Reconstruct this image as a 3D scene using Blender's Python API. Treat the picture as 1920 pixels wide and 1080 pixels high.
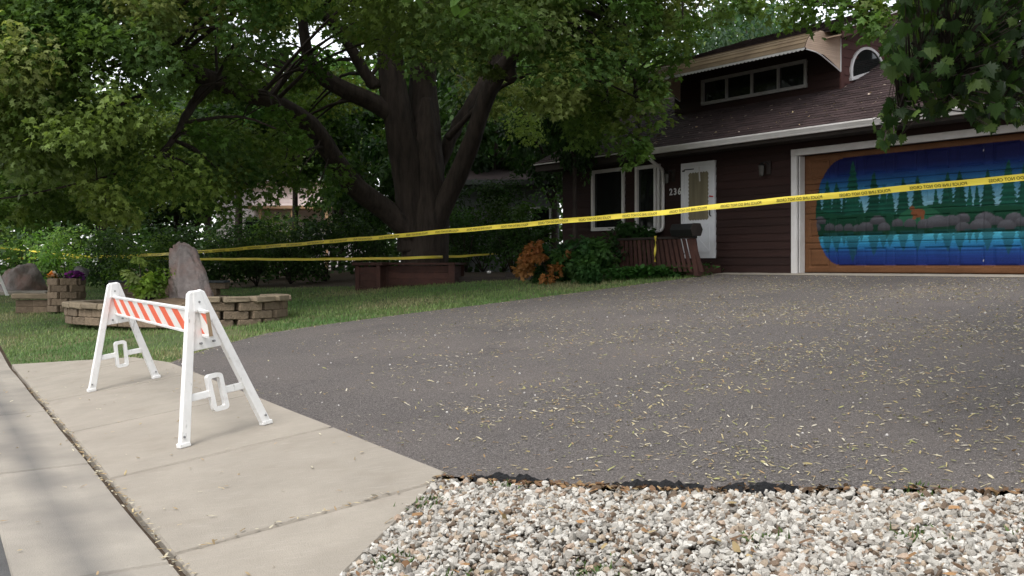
import bpy, math, random
import numpy as np
from mathutils import Vector, Matrix, geometry

for o in list(bpy.data.objects): bpy.data.objects.remove(o)
random.seed(7); R = np.random.default_rng(11)
SC = bpy.context.scene; COL = SC.collection

# ------------------------------------------------------------------ camera, sky, sun, exposure
F, CX, HY, ZC = 1950.0, 960.0, 497.5, 1.36          # focal length / principal column / horizon row (1920 px frame), eye height
cd = bpy.data.cameras.new('camera'); cam = bpy.data.objects.new('camera', cd); COL.objects.link(cam)
cam.location = (0, 0, ZC); cam.rotation_euler = (math.pi/2, 0, 0)
cd.sensor_width = 36; cd.lens = 36*F/1920; cd.shift_y = -(540-HY)/1920; cd.clip_end = 2000; cd.clip_start = .05
SC.camera = cam
W = bpy.data.worlds.new('World'); SC.world = W; W.use_nodes = True
wn = W.node_tree.nodes; wl = W.node_tree.links; bg = wn['Background']
sky = wn.new('ShaderNodeTexSky'); sky.sky_type = 'NISHITA'; sky.sun_disc = False
SUN_EL, SUN_AZ = math.radians(58), math.radians(215)      # azimuth clockwise from +Y: behind the camera, to its left
sky.sun_elevation = SUN_EL; sky.sun_rotation = SUN_AZ; sky.dust_density = 1.5; sky.air_density = 1.0; sky.ozone_density = 1
hs = wn.new('ShaderNodeHueSaturation'); hs.inputs['Saturation'].default_value = .22
wl.new(sky.outputs[0], hs.inputs['Color']); wl.new(hs.outputs[0], bg.inputs['Color']); bg.inputs['Strength'].default_value = .15
sd = bpy.data.lights.new('sun', 'SUN'); sd.energy = .9; sd.angle = math.radians(30); sd.color = (1, .965, .91)
so = bpy.data.objects.new('sun', sd); COL.objects.link(so)
sv = Vector((math.sin(SUN_AZ)*math.cos(SUN_EL), math.cos(SUN_AZ)*math.cos(SUN_EL), math.sin(SUN_EL)))
so.rotation_euler = sv.to_track_quat('Z', 'Y').to_euler()
SC.view_settings.view_transform = 'Standard'; SC.view_settings.look = 'None'; SC.view_settings.gamma = 1
SC.view_settings.exposure = 1.45
SC.cycles.use_denoising = True
SC.cycles.max_bounces = 8; SC.cycles.diffuse_bounces = 4; SC.cycles.transmission_bounces = 4; SC.cycles.transparent_max_bounces = 6

# ------------------------------------------------------------------ places
def at(u, v, Y): return np.array([(u-CX)/F*Y, Y, ZC-(v-HY)/F*Y])
_t = math.atan2(1350, 1950)
HU = np.array([math.sin(_t), -math.cos(_t)]); HB = np.array([math.cos(_t), math.sin(_t)])   # along the house front / into the house
HG = np.array([5.1136, 18.9935]); ZG = 1.2188                                               # foot of the left garage jamb
Q0 = np.array([-1.4242, 4.5528]); D0 = np.array([-.49059, .87139]); N0 = np.array([.87139, .49059])   # kerb seam: point, along street, towards house
def sd_(x, y): return (x-Q0[0])*D0[0]+(y-Q0[1])*D0[1], (x-Q0[0])*N0[0]+(y-Q0[1])*N0[1]
def P(s, d): q = Q0+s*D0+d*N0; return (float(q[0]), float(q[1]))
def T(x, y):
    x = np.asarray(x, float); y = np.asarray(y, float)
    s, d = sd_(x, y); d2 = (HG[0]-x)*HB[0]+(HG[1]-y)*HB[1]
    d1 = np.maximum(d-1.5, 0); d2c = np.maximum(d2, 0)
    z = np.where(d <= 0, .03*np.maximum(d, -1.0), np.where(d < 1.5, .148*d, .222+(ZG-.222)*d1/np.maximum(d1+d2c, 1e-6)))
    up = .042*np.maximum(s-11, 0); up = np.minimum(up, 1.2)
    return z+up*np.clip(1-d/6, 0, 1)
def Tz(x, y): return float(T(x, y))

# ------------------------------------------------------------------ materials
MATS = {}
def pm(name, c1, c2=None, scale=8, rough=.8, bump=0, bscale=60, detail=6, attr=False, vary=0, spec=.3, trans=0, metal=0, c3=None, s3=1.5, f3=.5, stretch=None, tcol=None):
    m = bpy.data.materials.new(name); m.use_nodes = True; n = m.node_tree.nodes; l = m.node_tree.links
    b = n['Principled BSDF']; out = n['Material Output']
    tc = n.new('ShaderNodeTexCoord'); vec = tc.outputs['Object']
    if stretch:
        mp = n.new('ShaderNodeMapping'); mp.inputs['Scale'].default_value = stretch; l.new(vec, mp.inputs[0]); vec = mp.outputs[0]
    c2 = c2 or tuple(k*.75 for k in c1)
    nz = n.new('ShaderNodeTexNoise'); nz.inputs['Scale'].default_value = scale; nz.inputs['Detail'].default_value = detail; nz.inputs['Roughness'].default_value = .65
    l.new(vec, nz.inputs['Vector'])
    mr = n.new('ShaderNodeMapRange'); mr.inputs[1].default_value = .32; mr.inputs[2].default_value = .68; l.new(nz.outputs[0], mr.inputs[0])
    mx = n.new('ShaderNodeMix'); mx.data_type = 'RGBA'; mx.inputs[6].default_value = (*c1, 1); mx.inputs[7].default_value = (*c2, 1)
    l.new(mr.outputs[0], mx.inputs[0]); col = mx.outputs[2]
    if c3:
        n3 = n.new('ShaderNodeTexNoise'); n3.inputs['Scale'].default_value = s3; n3.inputs['Detail'].default_value = 5; l.new(vec, n3.inputs['Vector'])
        m3 = n.new('ShaderNodeMapRange'); m3.inputs[1].default_value = .45; m3.inputs[2].default_value = .7; m3.inputs[4].default_value = f3; l.new(n3.outputs[0], m3.inputs[0])
        x3 = n.new('ShaderNodeMix'); x3.data_type = 'RGBA'; x3.inputs[7].default_value = (*c3, 1); l.new(m3.outputs[0], x3.inputs[0]); l.new(col, x3.inputs[6]); col = x3.outputs[2]
    if attr:
        a = n.new('ShaderNodeAttribute'); a.attribute_name = 'col'
        mm = n.new('ShaderNodeMix'); mm.data_type = 'RGBA'; mm.blend_type = 'MULTIPLY'; mm.inputs[0].default_value = 1
        l.new(col, mm.inputs[6]); l.new(a.outputs['Color'], mm.inputs[7]); col = mm.outputs[2]
    if vary:
        oi = n.new('ShaderNodeObjectInfo'); vr = n.new('ShaderNodeMapRange'); vr.inputs[3].default_value = 1-vary; vr.inputs[4].default_value = 1+vary
        l.new(oi.outputs['Random'], vr.inputs[0])
        mm = n.new('ShaderNodeMix'); mm.data_type = 'RGBA'; mm.blend_type = 'MULTIPLY'; mm.inputs[0].default_value = 1
        l.new(col, mm.inputs[6]); l.new(vr.outputs[0], mm.inputs[7]); col = mm.outputs[2]
    l.new(col, b.inputs['Base Color'])
    b.inputs['Roughness'].default_value = rough; b.inputs['Specular IOR Level'].default_value = spec; b.inputs['Metallic'].default_value = metal
    if bump:
        bn = n.new('ShaderNodeTexNoise'); bn.inputs['Scale'].default_value = bscale; bn.inputs['Detail'].default_value = 4; l.new(vec, bn.inputs['Vector'])
        bp = n.new('ShaderNodeBump'); bp.inputs['Strength'].default_value = bump; bp.inputs['Distance'].default_value = .02
        l.new(bn.outputs[0], bp.inputs['Height']); l.new(bp.outputs[0], b.inputs['Normal'])
    if trans:
        tr = n.new('ShaderNodeBsdfTranslucent'); ms = n.new('ShaderNodeMixShader'); ms.inputs[0].default_value = trans
        if tcol:
            tm = n.new('ShaderNodeMix'); tm.data_type = 'RGBA'; tm.blend_type = 'MULTIPLY'; tm.inputs[0].default_value = 1; tm.inputs[7].default_value = (*tcol, 1)
            l.new(col, tm.inputs[6]); l.new(tm.outputs[2], tr.inputs[0])
        else: l.new(col, tr.inputs[0])
        l.new(b.outputs[0], ms.inputs[1]); l.new(tr.outputs[0], ms.inputs[2]); l.new(ms.outputs[0], out.inputs[0])
    MATS[name] = m; return m

pm('asphalt', (.168, .147, .137), (.046, .041, .039), 60, .9, 1.0, 110, 3, c3=(.140, .119, .108), s3=.55, f3=.7)
pm('road', (.10, .098, .096), (.075, .073, .072), 3, .9, .5, 200, 8)
pm('concrete', (.305, .270, .225), (.25, .222, .185), 2.2, .88, .3, 150, 12, c3=(.245, .215, .178), s3=.9, f3=.55, vary=.05)
pm('pan', (.315, .283, .240), (.262, .236, .20), 2.5, .88, .3, 150, 12, c3=(.18, .162, .142), s3=1.1, f3=.8, vary=.04)
def layer(mname, build):
    """put one more colour layer (stains, wear) on a material: build(nodes, links, pos) -> (factor socket, colour)"""
    m = MATS[mname]; n = m.node_tree.nodes; l = m.node_tree.links; b = n['Principled BSDF']; src = b.inputs['Base Color'].links[0].from_socket
    tc = n.new('ShaderNodeTexCoord'); f, c = build(n, l, tc.outputs['Object']); x = n.new('ShaderNodeMix'); x.data_type = 'RGBA'; x.inputs[7].default_value = (*c, 1)
    l.new(f, x.inputs[0]); l.new(src, x.inputs[6]); l.new(x.outputs[2], b.inputs['Base Color'])
def spots(scale, lo, hi, amt, col, stretch=(1, 1, 1), detail=6, rot=0):
    def f(n, l, p):
        mp = n.new('ShaderNodeMapping'); mp.inputs['Scale'].default_value = stretch; mp.inputs['Rotation'].default_value = (0, 0, rot); l.new(p, mp.inputs[0])
        z = n.new('ShaderNodeTexNoise'); z.inputs['Scale'].default_value = scale; z.inputs['Detail'].default_value = detail; l.new(mp.outputs[0], z.inputs['Vector'])
        r = n.new('ShaderNodeMapRange'); r.inputs[1].default_value = lo; r.inputs[2].default_value = hi; r.inputs[4].default_value = amt; l.new(z.outputs[0], r.inputs[0]); return r.outputs[0], col
    return f
def cracks(scale, width, amt, col):
    def f(n, l, p):
        z = n.new('ShaderNodeTexNoise'); z.inputs['Scale'].default_value = 3; z.inputs['Detail'].default_value = 4; l.new(p, z.inputs['Vector'])
        a = n.new('ShaderNodeVectorMath'); a.operation = 'SCALE'; a.inputs['Scale'].default_value = .5; l.new(z.outputs['Color'], a.inputs[0])
        b = n.new('ShaderNodeVectorMath'); b.operation = 'ADD'; l.new(p, b.inputs[0]); l.new(a.outputs[0], b.inputs[1])
        v = n.new('ShaderNodeTexVoronoi'); v.feature = 'DISTANCE_TO_EDGE'; v.inputs['Scale'].default_value = scale; l.new(b.outputs[0], v.inputs['Vector'])
        r = n.new('ShaderNodeMapRange'); r.inputs[1].default_value = 0; r.inputs[2].default_value = width; r.inputs[3].default_value = amt; r.inputs[4].default_value = 0; l.new(v.outputs[0], r.inputs[0]); return r.outputs[0], col
    return f
def band(nrm, off, half, amt, col):
    def f(n, l, p):
        d = n.new('ShaderNodeVectorMath'); d.operation = 'DOT_PRODUCT'; d.inputs[1].default_value = (*nrm, 0); l.new(p, d.inputs[0])
        z = n.new('ShaderNodeTexNoise'); z.inputs['Scale'].default_value = 1.7; z.inputs['Detail'].default_value = 7; l.new(p, z.inputs['Vector'])
        a = n.new('ShaderNodeMath'); a.operation = 'SUBTRACT'; a.inputs[1].default_value = off; l.new(d.outputs['Value'], a.inputs[0])
        b = n.new('ShaderNodeMath'); b.operation = 'ABSOLUTE'; l.new(a.outputs[0], b.inputs[0])
        r = n.new('ShaderNodeMapRange'); r.inputs[1].default_value = 0; r.inputs[2].default_value = half; r.inputs[3].default_value = amt; r.inputs[4].default_value = 0; l.new(b.outputs[0], r.inputs[0])
        m = n.new('ShaderNodeMath'); m.operation = 'MULTIPLY'; l.new(r.outputs[0], m.inputs[0]); l.new(z.outputs[0], m.inputs[1]); return m.outputs[0], col
    return f
layer('asphalt', spots(.9, .58, .72, .55, (.07, .062, .060), (1, 1, 1)))
layer('asphalt', spots(130, .60, .68, .85, (.36, .33, .315), detail=2))
layer('asphalt', spots(95, .60, .68, .7, (.03, .027, .027), detail=2))
layer('asphalt', cracks(.16, .0035, .4, (.05, .044, .042)))
layer('concrete', spots(3.2, .55, .78, .5, (.20, .17, .135)))
layer('concrete', spots(9, .56, .72, .35, (.37, .335, .29), (1, 7, 1), 4, .51))
layer('concrete', spots(120, .60, .70, .5, (.20, .18, .155), detail=2))
layer('pan', band(N0, float(Q0@N0)-.36, .17, 1.15, (.085, .083, .082)))
layer('pan', spots(120, .60, .70, .5, (.18, .168, .15), detail=2))
pm('soil', (.075, .052, .034), (.045, .032, .022), 9, .95, .8, 45, 8)
pm('bed_soil', (.20, .14, .09), (.11, .075, .05), 14, .95, .8, 60, 8)
pm('turf', (.075, .105, .035), (.05, .075, .025), 5, .95, .6, 80, 8, c3=(.14, .12, .06), s3=1.3, f3=.7)
pm('blade', (1, 1, 1), (.8, .85, .8), 2, .6, attr=True, trans=.3)
pm('leaf', (1, 1, 1), (.72, .78, .70), .9, .5, attr=True, vary=.18, trans=.46, spec=.18, tcol=(1.25, 1.3, .75))
pm('stone_chip', (1, 1, 1), (.8, .8, .8), 40, .85, .3, 120, attr=True)
pm('flake', (1, 1, 1), (.85, .85, .8), 30, .7, attr=True, trans=.15)
pm('bark', (.050, .037, .030), (.016, .012, .0105), 9, .95, 1.0, 22, 8, stretch=(1, 1, .16))
pm('bark_grey', (.10, .085, .07), (.05, .043, .036), 6, .95, .9, 30, 8, stretch=(1, 1, .25))
pm('plastic', (.80, .79, .78), (.72, .71, .69), 6, .42, .05, 90, vary=.02, spec=.45, c3=(.55, .53, .50), s3=5, f3=.25)
pm('orange', (.80, .125, .045), (.74, .11, .04), 9, .45, 0, spec=.45)
pm('sheet_white', (.78, .76, .73), (.70, .68, .65), 9, .45)
pm('bolt', (.3, .3, .3), None, 9, .4, metal=.8)
pm('board_core', (.35, .25, .16), (.22, .16, .1), 12, .9)
pm('siding', (.025, .0098, .0075), (.0165, .0066, .0052), 4, .75, .3, 60, 8, vary=.16, stretch=(.25, 1, 3))
pm('siding_warm', (.085, .034, .028), (.062, .024, .021), 4, .75, .3, 60, 8, vary=.1, stretch=(.25, 1, 3))
pm('wood_red', (.075, .032, .024), (.045, .021, .017), 5, .8, .4, 50, 8, vary=.2)
pm('wood_dark', (.035, .026, .022), (.022, .017, .015), 6, .8, .3, 50, vary=.1)
pm('trim', (.60, .58, .57), (.52, .50, .49), 5, .55, .05, 80, c3=(.40, .37, .34), s3=2, f3=.4)
pm('trim_grey', (.30, .29, .28), (.24, .23, .22), 5, .5)
pm('door_white', (.66, .66, .68), (.6, .6, .62), 3, .45)
pm('shingle', (1, 1, 1), (.7, .7, .7), 25, .95, .8, 160, attr=True)
pm('roof_base', (.05, .034, .033), None, 8, .95)
pm('awning', (.36, .265, .175), (.27, .195, .13), 3, .55, .1, 60, c3=(.20, .14, .10), s3=1.4, f3=.6, vary=.28)
pm('awning_end', (.46, .34, .25), (.40, .29, .215), 4, .5, vary=.05)
pm('glass', (.012, .014, .013), (.008, .009, .009), 2, .05, spec=.42)
pm('curtain', (.22, .19, .12), (.13, .11, .07), 3, .35, .1, 14, stretch=(6, 6, .3), spec=.5)
pm('black', (.012, .012, .012), None, 9, .5)
pm('lamp_glass', (.075, .072, .065), None, 9, .25)
pm('paint', (1, 1, 1), (.86, .86, .86), 3, .65, .05, 40, attr=True, spec=.12)
pm('brick', (.30, .085, .055), (.2, .06, .045), 12, .9, .5, 60, vary=.25)
pm('mortar', (.3, .27, .24), None, 12, .95)
pm('block', (.20, .148, .10), (.135, .10, .07), 7, .95, .9, 40, 8, vary=.2)
pm('cap', (.24, .19, .13), (.17, .135, .095), 6, .95, .7, 40, 8, vary=.15)
pm('slate_cap', (.08, .085, .09), (.05, .055, .06), 6, .8, .4, 40)
pm('granite', (.27, .235, .22), (.17, .145, .137), 5, .92, 1.0, 22, 10, c3=(.29, .165, .13), s3=2.6, f3=.7)
pm('grey_rock', (.17, .16, .16), (.11, .105, .105), 6, .92, .9, 25, 10)
pm('tape', (.93, .76, .10), (.86, .69, .08), 3, .4, trans=.35, spec=.5)
pm('ink', (.02, .018, .01), None, 9, .5)
pm('fabric', (.008, .008, .009), (.014, .014, .015), 12, .8, .8, 40, spec=.2)
pm('nbr_white', (.82, .74, .74), (.74, .66, .66), 3, .7)
pm('nbr_grey', (.16, .165, .17), (.12, .125, .13), 3, .7, vary=.08)
pm('nbr_tan', (.42, .26, .15), None, 3, .7)
pm('tar', (.05, .05, .05), (.03, .03, .03), 12, .8)
pm('red', (.45, .02, .02), None, 5, .5)
pm('flower', (1, 1, 1), (.8, .8, .8), 30, .6, attr=True, trans=.25)

layer('plastic', spots(14, .60, .75, .35, (.36, .34, .31)))
layer('plastic', spots(60, .66, .72, .5, (.22, .21, .20), (1, 1, .2), 3))

# ------------------------------------------------------------------ mesh helpers
def tag(o, label=None, cat=None, group=None, kind=None):
    if label: o['label'] = label
    if cat: o['category'] = cat
    if group: o['group'] = group
    if kind: o['kind'] = kind
    return o
def empty(name, loc=(0, 0, 0), rz=0):
    o = bpy.data.objects.new(name, None); COL.objects.link(o); o.location = loc; o.rotation_euler = (0, 0, rz); o.empty_display_size = .2; return o
def place(name, me, parent=None, loc=None, rot=None, scale=None):
    o = bpy.data.objects.new(name, me); COL.objects.link(o)
    if parent is not None: o.parent = parent
    if loc is not None: o.location = loc
    if rot is not None: o.rotation_euler = rot
    if scale is not None: o.scale = scale
    return o
def mesh_np(name, V, idx, sizes, mats, cols=None, smooth=False, midx=None):
    me = bpy.data.meshes.new(name); V = np.asarray(V, np.float32); idx = np.asarray(idx, np.int32); sizes = np.asarray(sizes, np.int32)
    me.vertices.add(len(V)); me.vertices.foreach_set('co', V.ravel())
    me.loops.add(len(idx)); me.loops.foreach_set('vertex_index', idx)
    me.polygons.add(len(sizes)); st = np.zeros(len(sizes), np.int32); st[1:] = np.cumsum(sizes)[:-1]
    me.polygons.foreach_set('loop_start', st); me.polygons.foreach_set('loop_total', sizes)
    me.polygons.foreach_set('use_smooth', np.full(len(sizes), bool(smooth)))
    for m in (mats if isinstance(mats, (list, tuple)) else [mats]): me.materials.append(MATS[m])
    if midx is not None: me.polygons.foreach_set('material_index', np.asarray(midx, np.int32))
    if cols is not None:
        a = me.attributes.new('col', 'FLOAT_COLOR', 'POINT'); c = np.ones((len(V), 4), np.float32); c[:, :3] = cols; a.data.foreach_set('color', c.ravel())
    me.update(calc_edges=True); me.validate(); return me
class MB:
    def __init__(s): s.v = []; s.f = []; s.m = []; s.c = []; s.cur = 0; s.col = (1, 1, 1)
    def add(s, vs, fs):
        b = len(s.v); s.v += [tuple(float(k) for k in p) for p in vs]; s.f += [[b+i for i in f] for f in fs]; s.m += [s.cur]*len(fs); s.c += [s.col]*len(vs); return s
    def box(s, x0, x1, y0, y1, z0, z1):
        return s.add([(x0,y0,z0),(x1,y0,z0),(x1,y1,z0),(x0,y1,z0),(x0,y0,z1),(x1,y0,z1),(x1,y1,z1),(x0,y1,z1)], [(3,2,1,0),(4,5,6,7),(0,1,5,4),(1,2,6,5),(2,3,7,6),(3,0,4,7)])
    def hexa(s, p): return s.add(p, [(3,2,1,0),(4,5,6,7),(0,1,5,4),(1,2,6,5),(2,3,7,6),(3,0,4,7)])
    def prism(s, poly, f0, f1):
        n = len(poly); vs = [f0(*p) for p in poly]+[f1(*p) for p in poly]
        return s.add(vs, [tuple(range(n))[::-1], tuple(range(n, 2*n))]+[(i, (i+1) % n, n+(i+1) % n, n+i) for i in range(n)])
    def tube(s, pts, rad, n=8, caps=True, wob=0):
        pts = [Vector(p) for p in pts]; k = len(pts); rings = []
        up = Vector((0, 0, 1))
        prev = None
        for i, p in enumerate(pts):
            t = (pts[min(i+1, k-1)]-pts[max(i-1, 0)]).normalized()
            if prev is None:
                a = t.cross(Vector((0, 1, 0)) if abs(t.y) < .9 else Vector((1, 0, 0))).normalized()
            else: a = (prev-t*prev.dot(t)).normalized()
            prev = a; b = t.cross(a); r = rad[i] if hasattr(rad, '__len__') else rad
            rings.append([p+(a*math.cos(q*2*math.pi/n)+b*math.sin(q*2*math.pi/n))*r*(1+wob*(random.random()-.5)) for q in range(n)])
        vs = [q for r in rings for q in r]; fs = []
        for i in range(k-1):
            for q in range(n): fs.append((i*n+q, i*n+(q+1) % n, (i+1)*n+(q+1) % n, (i+1)*n+q))
        if caps: fs += [tuple(range(n))[::-1], tuple(range((k-1)*n, k*n))]
        return s.add(vs, fs)
    def mesh(s, name, mats, smooth=False, cols=False):
        return mesh_np(name, s.v, [i for f in s.f for i in f], [len(f) for f in s.f], mats, s.c if cols else None, smooth, s.m)
    def build(s, name, mats, parent=None, loc=None, rot=None, smooth=False, cols=False, bevel=0):
        o = place(name, s.mesh(name, mats, smooth, cols), parent, loc, rot)
        if bevel:
            b = o.modifiers.new('bevel', 'BEVEL'); b.width = bevel; b.segments = 2; b.limit_method = 'ANGLE'; b.angle_limit = math.radians(40)
        return o
def cbox(x0, x1, y0, y1, z0, z1, c=.01, jit=0, seed=0):
    import bmesh
    bm = bmesh.new(); bmesh.ops.create_cube(bm, size=1)
    for v in bm.verts: v.co = Vector(((x0+x1)/2+v.co.x*(x1-x0), (y0+y1)/2+v.co.y*(y1-y0), (z0+z1)/2+v.co.z*(z1-z0)))
    bmesh.ops.bevel(bm, geom=list(bm.edges), offset=c, segments=1, affect='EDGES', profile=.5)
    rr = random.Random(seed)
    if jit:
        for v in bm.verts: v.co += Vector((rr.uniform(-jit, jit), rr.uniform(-jit, jit), rr.uniform(-jit, jit)))
    V = [tuple(v.co) for v in bm.verts]; bm.verts.index_update(); Fs = [[v.index for v in f.verts] for f in bm.faces]; bm.free(); return V, Fs
def cbox_mesh(name, mat, *a, **k):
    V, Fs = cbox(*a, **k); return mesh_np(name, V, [i for f in Fs for i in f], [len(f) for f in Fs], mat)
def in_poly(x, y, poly):
    ins = np.zeros(len(x), bool); n = len(poly)
    for i in range(n):
        x0, y0 = poly[i]; x1, y1 = poly[(i+1) % n]
        c = ((y0 > y) != (y1 > y)) & (x < (x1-x0)*(y-y0)/((y1-y0) if y1 != y0 else 1e-9)+x0); ins ^= c
    return ins
def dense(poly, step):
    out = []
    for i in range(len(poly)):
        a = np.array(poly[i], float); b = np.array(poly[(i+1) % len(poly)], float); n = max(1, int(np.linalg.norm(b-a)/step))
        for k in range(n): out.append(tuple(a+(b-a)*k/n))
    return out
def sheet(name, poly, mat, dz=0., step=.45, rough=0.):
    ol = dense(poly, step); xs = [p[0] for p in ol]; ys = [p[1] for p in ol]
    gx, gy = np.meshgrid(np.arange(min(xs), max(xs), step), np.arange(min(ys), max(ys), step)); gx = gx.ravel(); gy = gy.ravel()
    k = in_poly(gx, gy, ol); gx = gx[k]; gy = gy[k]
    n = len(ol); pts = [Vector(p) for p in ol]+[Vector((a, b)) for a, b in zip(gx, gy)]
    r = geometry.delaunay_2d_cdt(pts, [(i, (i+1) % n) for i in range(n)], [list(range(n))], 1, 1e-4)
    V = np.array([(p[0], p[1], 0) for p in r[0]]); V[:, 2] = T(V[:, 0], V[:, 1])+dz
    if rough: V[:, 2] += R.normal(0, rough, len(V))
    Fs = []
    for f in r[2]:
        a, b, c = V[f[0]], V[f[1]], V[f[2]]
        Fs.append(list(f) if (b[0]-a[0])*(c[1]-a[1])-(b[1]-a[1])*(c[0]-a[0]) > 0 else list(f)[::-1])
    return place(name, mesh_np(name, V, [i for f in Fs for i in f], [len(f) for f in Fs], mat, smooth=True))
def rand_in(poly, n):
    p = np.array(poly); lo = p.min(0); hi = p.max(0); q = R.uniform(lo, hi, (n, 2)); return q[in_poly(q[:, 0], q[:, 1], poly)]
def frames(n, tilt, az=None):
    """random orthonormal frames: columns side, along, normal; normal tilted from +Z by up to `tilt`"""
    th = np.abs(R.normal(0, tilt, n)); ph = R.uniform(0, 2*np.pi, n)
    nn = np.stack([np.sin(th)*np.cos(ph), np.sin(th)*np.sin(ph), np.cos(th)], 1)
    a = R.uniform(0, 2*np.pi, n) if az is None else az
    d = np.stack([np.cos(a), np.sin(a), np.zeros(n)], 1); d -= nn*(d*nn).sum(1, keepdims=True); d /= np.linalg.norm(d, axis=1, keepdims=True)
    return np.cross(d, nn), d, nn
def stamp(pos, fr, size, tmpl, faces, cols):
    """many copies of a small template as one vertex / index array"""
    s, d, nn = fr; n = len(pos); k = len(tmpl); t = np.array(tmpl, float); sz = np.broadcast_to(np.asarray(size, float).reshape(-1, 1) if np.ndim(size) == 1 else np.asarray(size, float), (n, 1 if np.ndim(size) < 2 else 3))
    if sz.shape[1] == 1: sz = np.repeat(sz, 3, 1)
    V = pos[:, None, :]+s[:, None, :]*(t[None, :, 0:1]*sz[:, None, 0:1])+d[:, None, :]*(t[None, :, 1:2]*sz[:, None, 1:2])+nn[:, None, :]*(t[None, :, 2:3]*sz[:, None, 2:3])
    base = (np.arange(n)*k)[:, None]; fl = np.concatenate([np.array(f) for f in faces])[None, :]
    idx = (base+fl).ravel(); sizes = np.tile([len(f) for f in faces], n)
    return V.reshape(-1, 3), idx, sizes, np.repeat(cols, k, 0)
LEAF = [(0,0,0),(.42,-.03,-.06),(.30,.26,-.02),(.58,.55,-.10),(.20,.54,0),(0,1.0,-.14),(-.20,.54,0),(-.58,.55,-.10),(-.30,.26,-.02),(-.42,-.03,-.06)]
LEAF_F = [(0,1,2,3,4,5),(0,5,6,7,8,9)]
OVAL = [(0,0,0),(.30,.32,-.04),(.26,.7,-.05),(0,1.0,-.12),(-.26,.7,-.05),(-.30,.32,-.04)]
OVAL_F = [(0,1,2,3),(0,3,4,5)]
def join_arrays(parts):
    V = []; I = []; S = []; C = []; b = 0
    for v, i, s, c in parts: V.append(v); I.append(i+b); S.append(s); C.append(c); b += len(v)
    return np.concatenate(V), np.concatenate(I), np.concatenate(S), np.concatenate(C)
def clump_leaves(centers, radii, per, size, tmpl, faces, pal, tilt=.75, shell=.25, flat=.7, outward=.5):
    """leaves spread through ellipsoidal clumps; every clump has its own tint from the palette"""
    pos = []; col = []; nb = []
    pal = np.array(pal)
    for c, r, n in zip(centers, radii, per):
        n = int(n); v = R.normal(0, 1, (n, 3)); v /= np.linalg.norm(v, axis=1, keepdims=True)
        M_ = np.eye(3)+R.normal(0, .28, (3, 3)); q = ((v*(R.uniform(shell**2, 1, (n, 1))**.5)*1.05)@M_)*np.array([1, 1, flat])*r+R.normal(0, .07*r, (n, 3))
        pos.append(np.asarray(c)+q); t = R.random(); k = R.integers(0, len(pal)); b = pal[k]*R.uniform(.8, 1.2)
        col.append(b*R.uniform(.75, 1.25, (n, 1))*np.array([[R.uniform(.9, 1.15), 1, R.uniform(.85, 1.1)]])); nb.append(v)
    pos = np.concatenate(pos); col = np.concatenate(col); nb = np.concatenate(nb); n = len(pos)
    th = R.normal(0, tilt, (n, 2)); nn = np.stack([th[:, 0], th[:, 1], np.ones(n)], 1)+nb*outward; nn /= np.linalg.norm(nn, axis=1, keepdims=True)
    d = nb*np.array([1, 1, .2])+R.normal(0, .6, (n, 3))+np.array([0, 0, -.45]); d -= nn*(d*nn).sum(1, keepdims=True); d /= np.linalg.norm(d, axis=1, keepdims=True)
    fr = (np.cross(d, nn), d, nn); sz = size*R.uniform(.7, 1.3, n)
    return stamp(pos, fr, sz, tmpl, faces, col)
def spline(pts, n):
    pts = [np.array(p, float) for p in pts]; out = []
    for i in range(len(pts)-1):
        p0 = pts[max(i-1, 0)]; p1 = pts[i]; p2 = pts[i+1]; p3 = pts[min(i+2, len(pts)-1)]
        for k in range(n):
            t = k/n; out.append(.5*((2*p1)+(-p0+p2)*t+(2*p0-5*p1+4*p2-p3)*t*t+(-p0+3*p1-3*p2+p3)*t**3))
    out.append(pts[-1]); return out

# ================================================================== GROUND, STREET, DRIVEWAY
g = np.concatenate([np.arange(-240, -40, 25), np.arange(-40, 45, 1.0), np.arange(45, 260, 25)])
gy = np.concatenate([np.arange(-60, 0, 20), np.arange(0, 45, 1.0), np.arange(45, 420, 25)])
X, Y = np.meshgrid(g, gy); Z = T(X, Y)-.07; V = np.stack([X.ravel(), Y.ravel(), Z.ravel()], 1); nx = len(g); ny = len(gy)
I = np.arange((nx-1)*(ny-1)); r0 = (I//(nx-1))*nx+I % (nx-1)
tag(place('ground', mesh_np('ground', V, np.stack([r0, r0+1, r0+nx+1, r0+nx], 1).ravel(), np.full(len(r0), 4), 'soil', smooth=True)), kind='structure')

# driveway: asphalt from the apron up to the garage
edge_left = [P(7.9, 1.5), P(8.35, 1.75), P(9.2, 2.35), P(10.12, 3.28), P(10.36, 4.16), P(10.5, 5.5), P(10.5, 7), P(10.56, 8.5), P(10.74, 10.4), P(10.85, 12.2)]
gar = lambda a, b: (float(HG[0]+a*HU[0]+b*HB[0]), float(HG[1]+a*HU[1]+b*HB[1]))
gravel_edge = [(-.41, 5.68), (.11, 5.36), (.5, 5.16), (.87, 5.02), (1.5, 4.86), (2.3, 4.58), (4.2, 3.7), (6.5, 2.4)]
dw = edge_left+[gar(-1.7, -.42), gar(6.2, -.42), (14, 6)]+gravel_edge[::-1]+[P(.5, 1.475), P(2, 1.475), P(4, 1.475), P(6, 1.475)]
tag(sheet('driveway', dw, 'asphalt', 0, .4), kind='structure')
th = [gar(-1.7, -.415), gar(6.2, -.415), gar(6.2, .1), gar(-1.7, .1)]
tag(sheet('garage_threshold', th, 'concrete', .004, .4), kind='structure')
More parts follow.
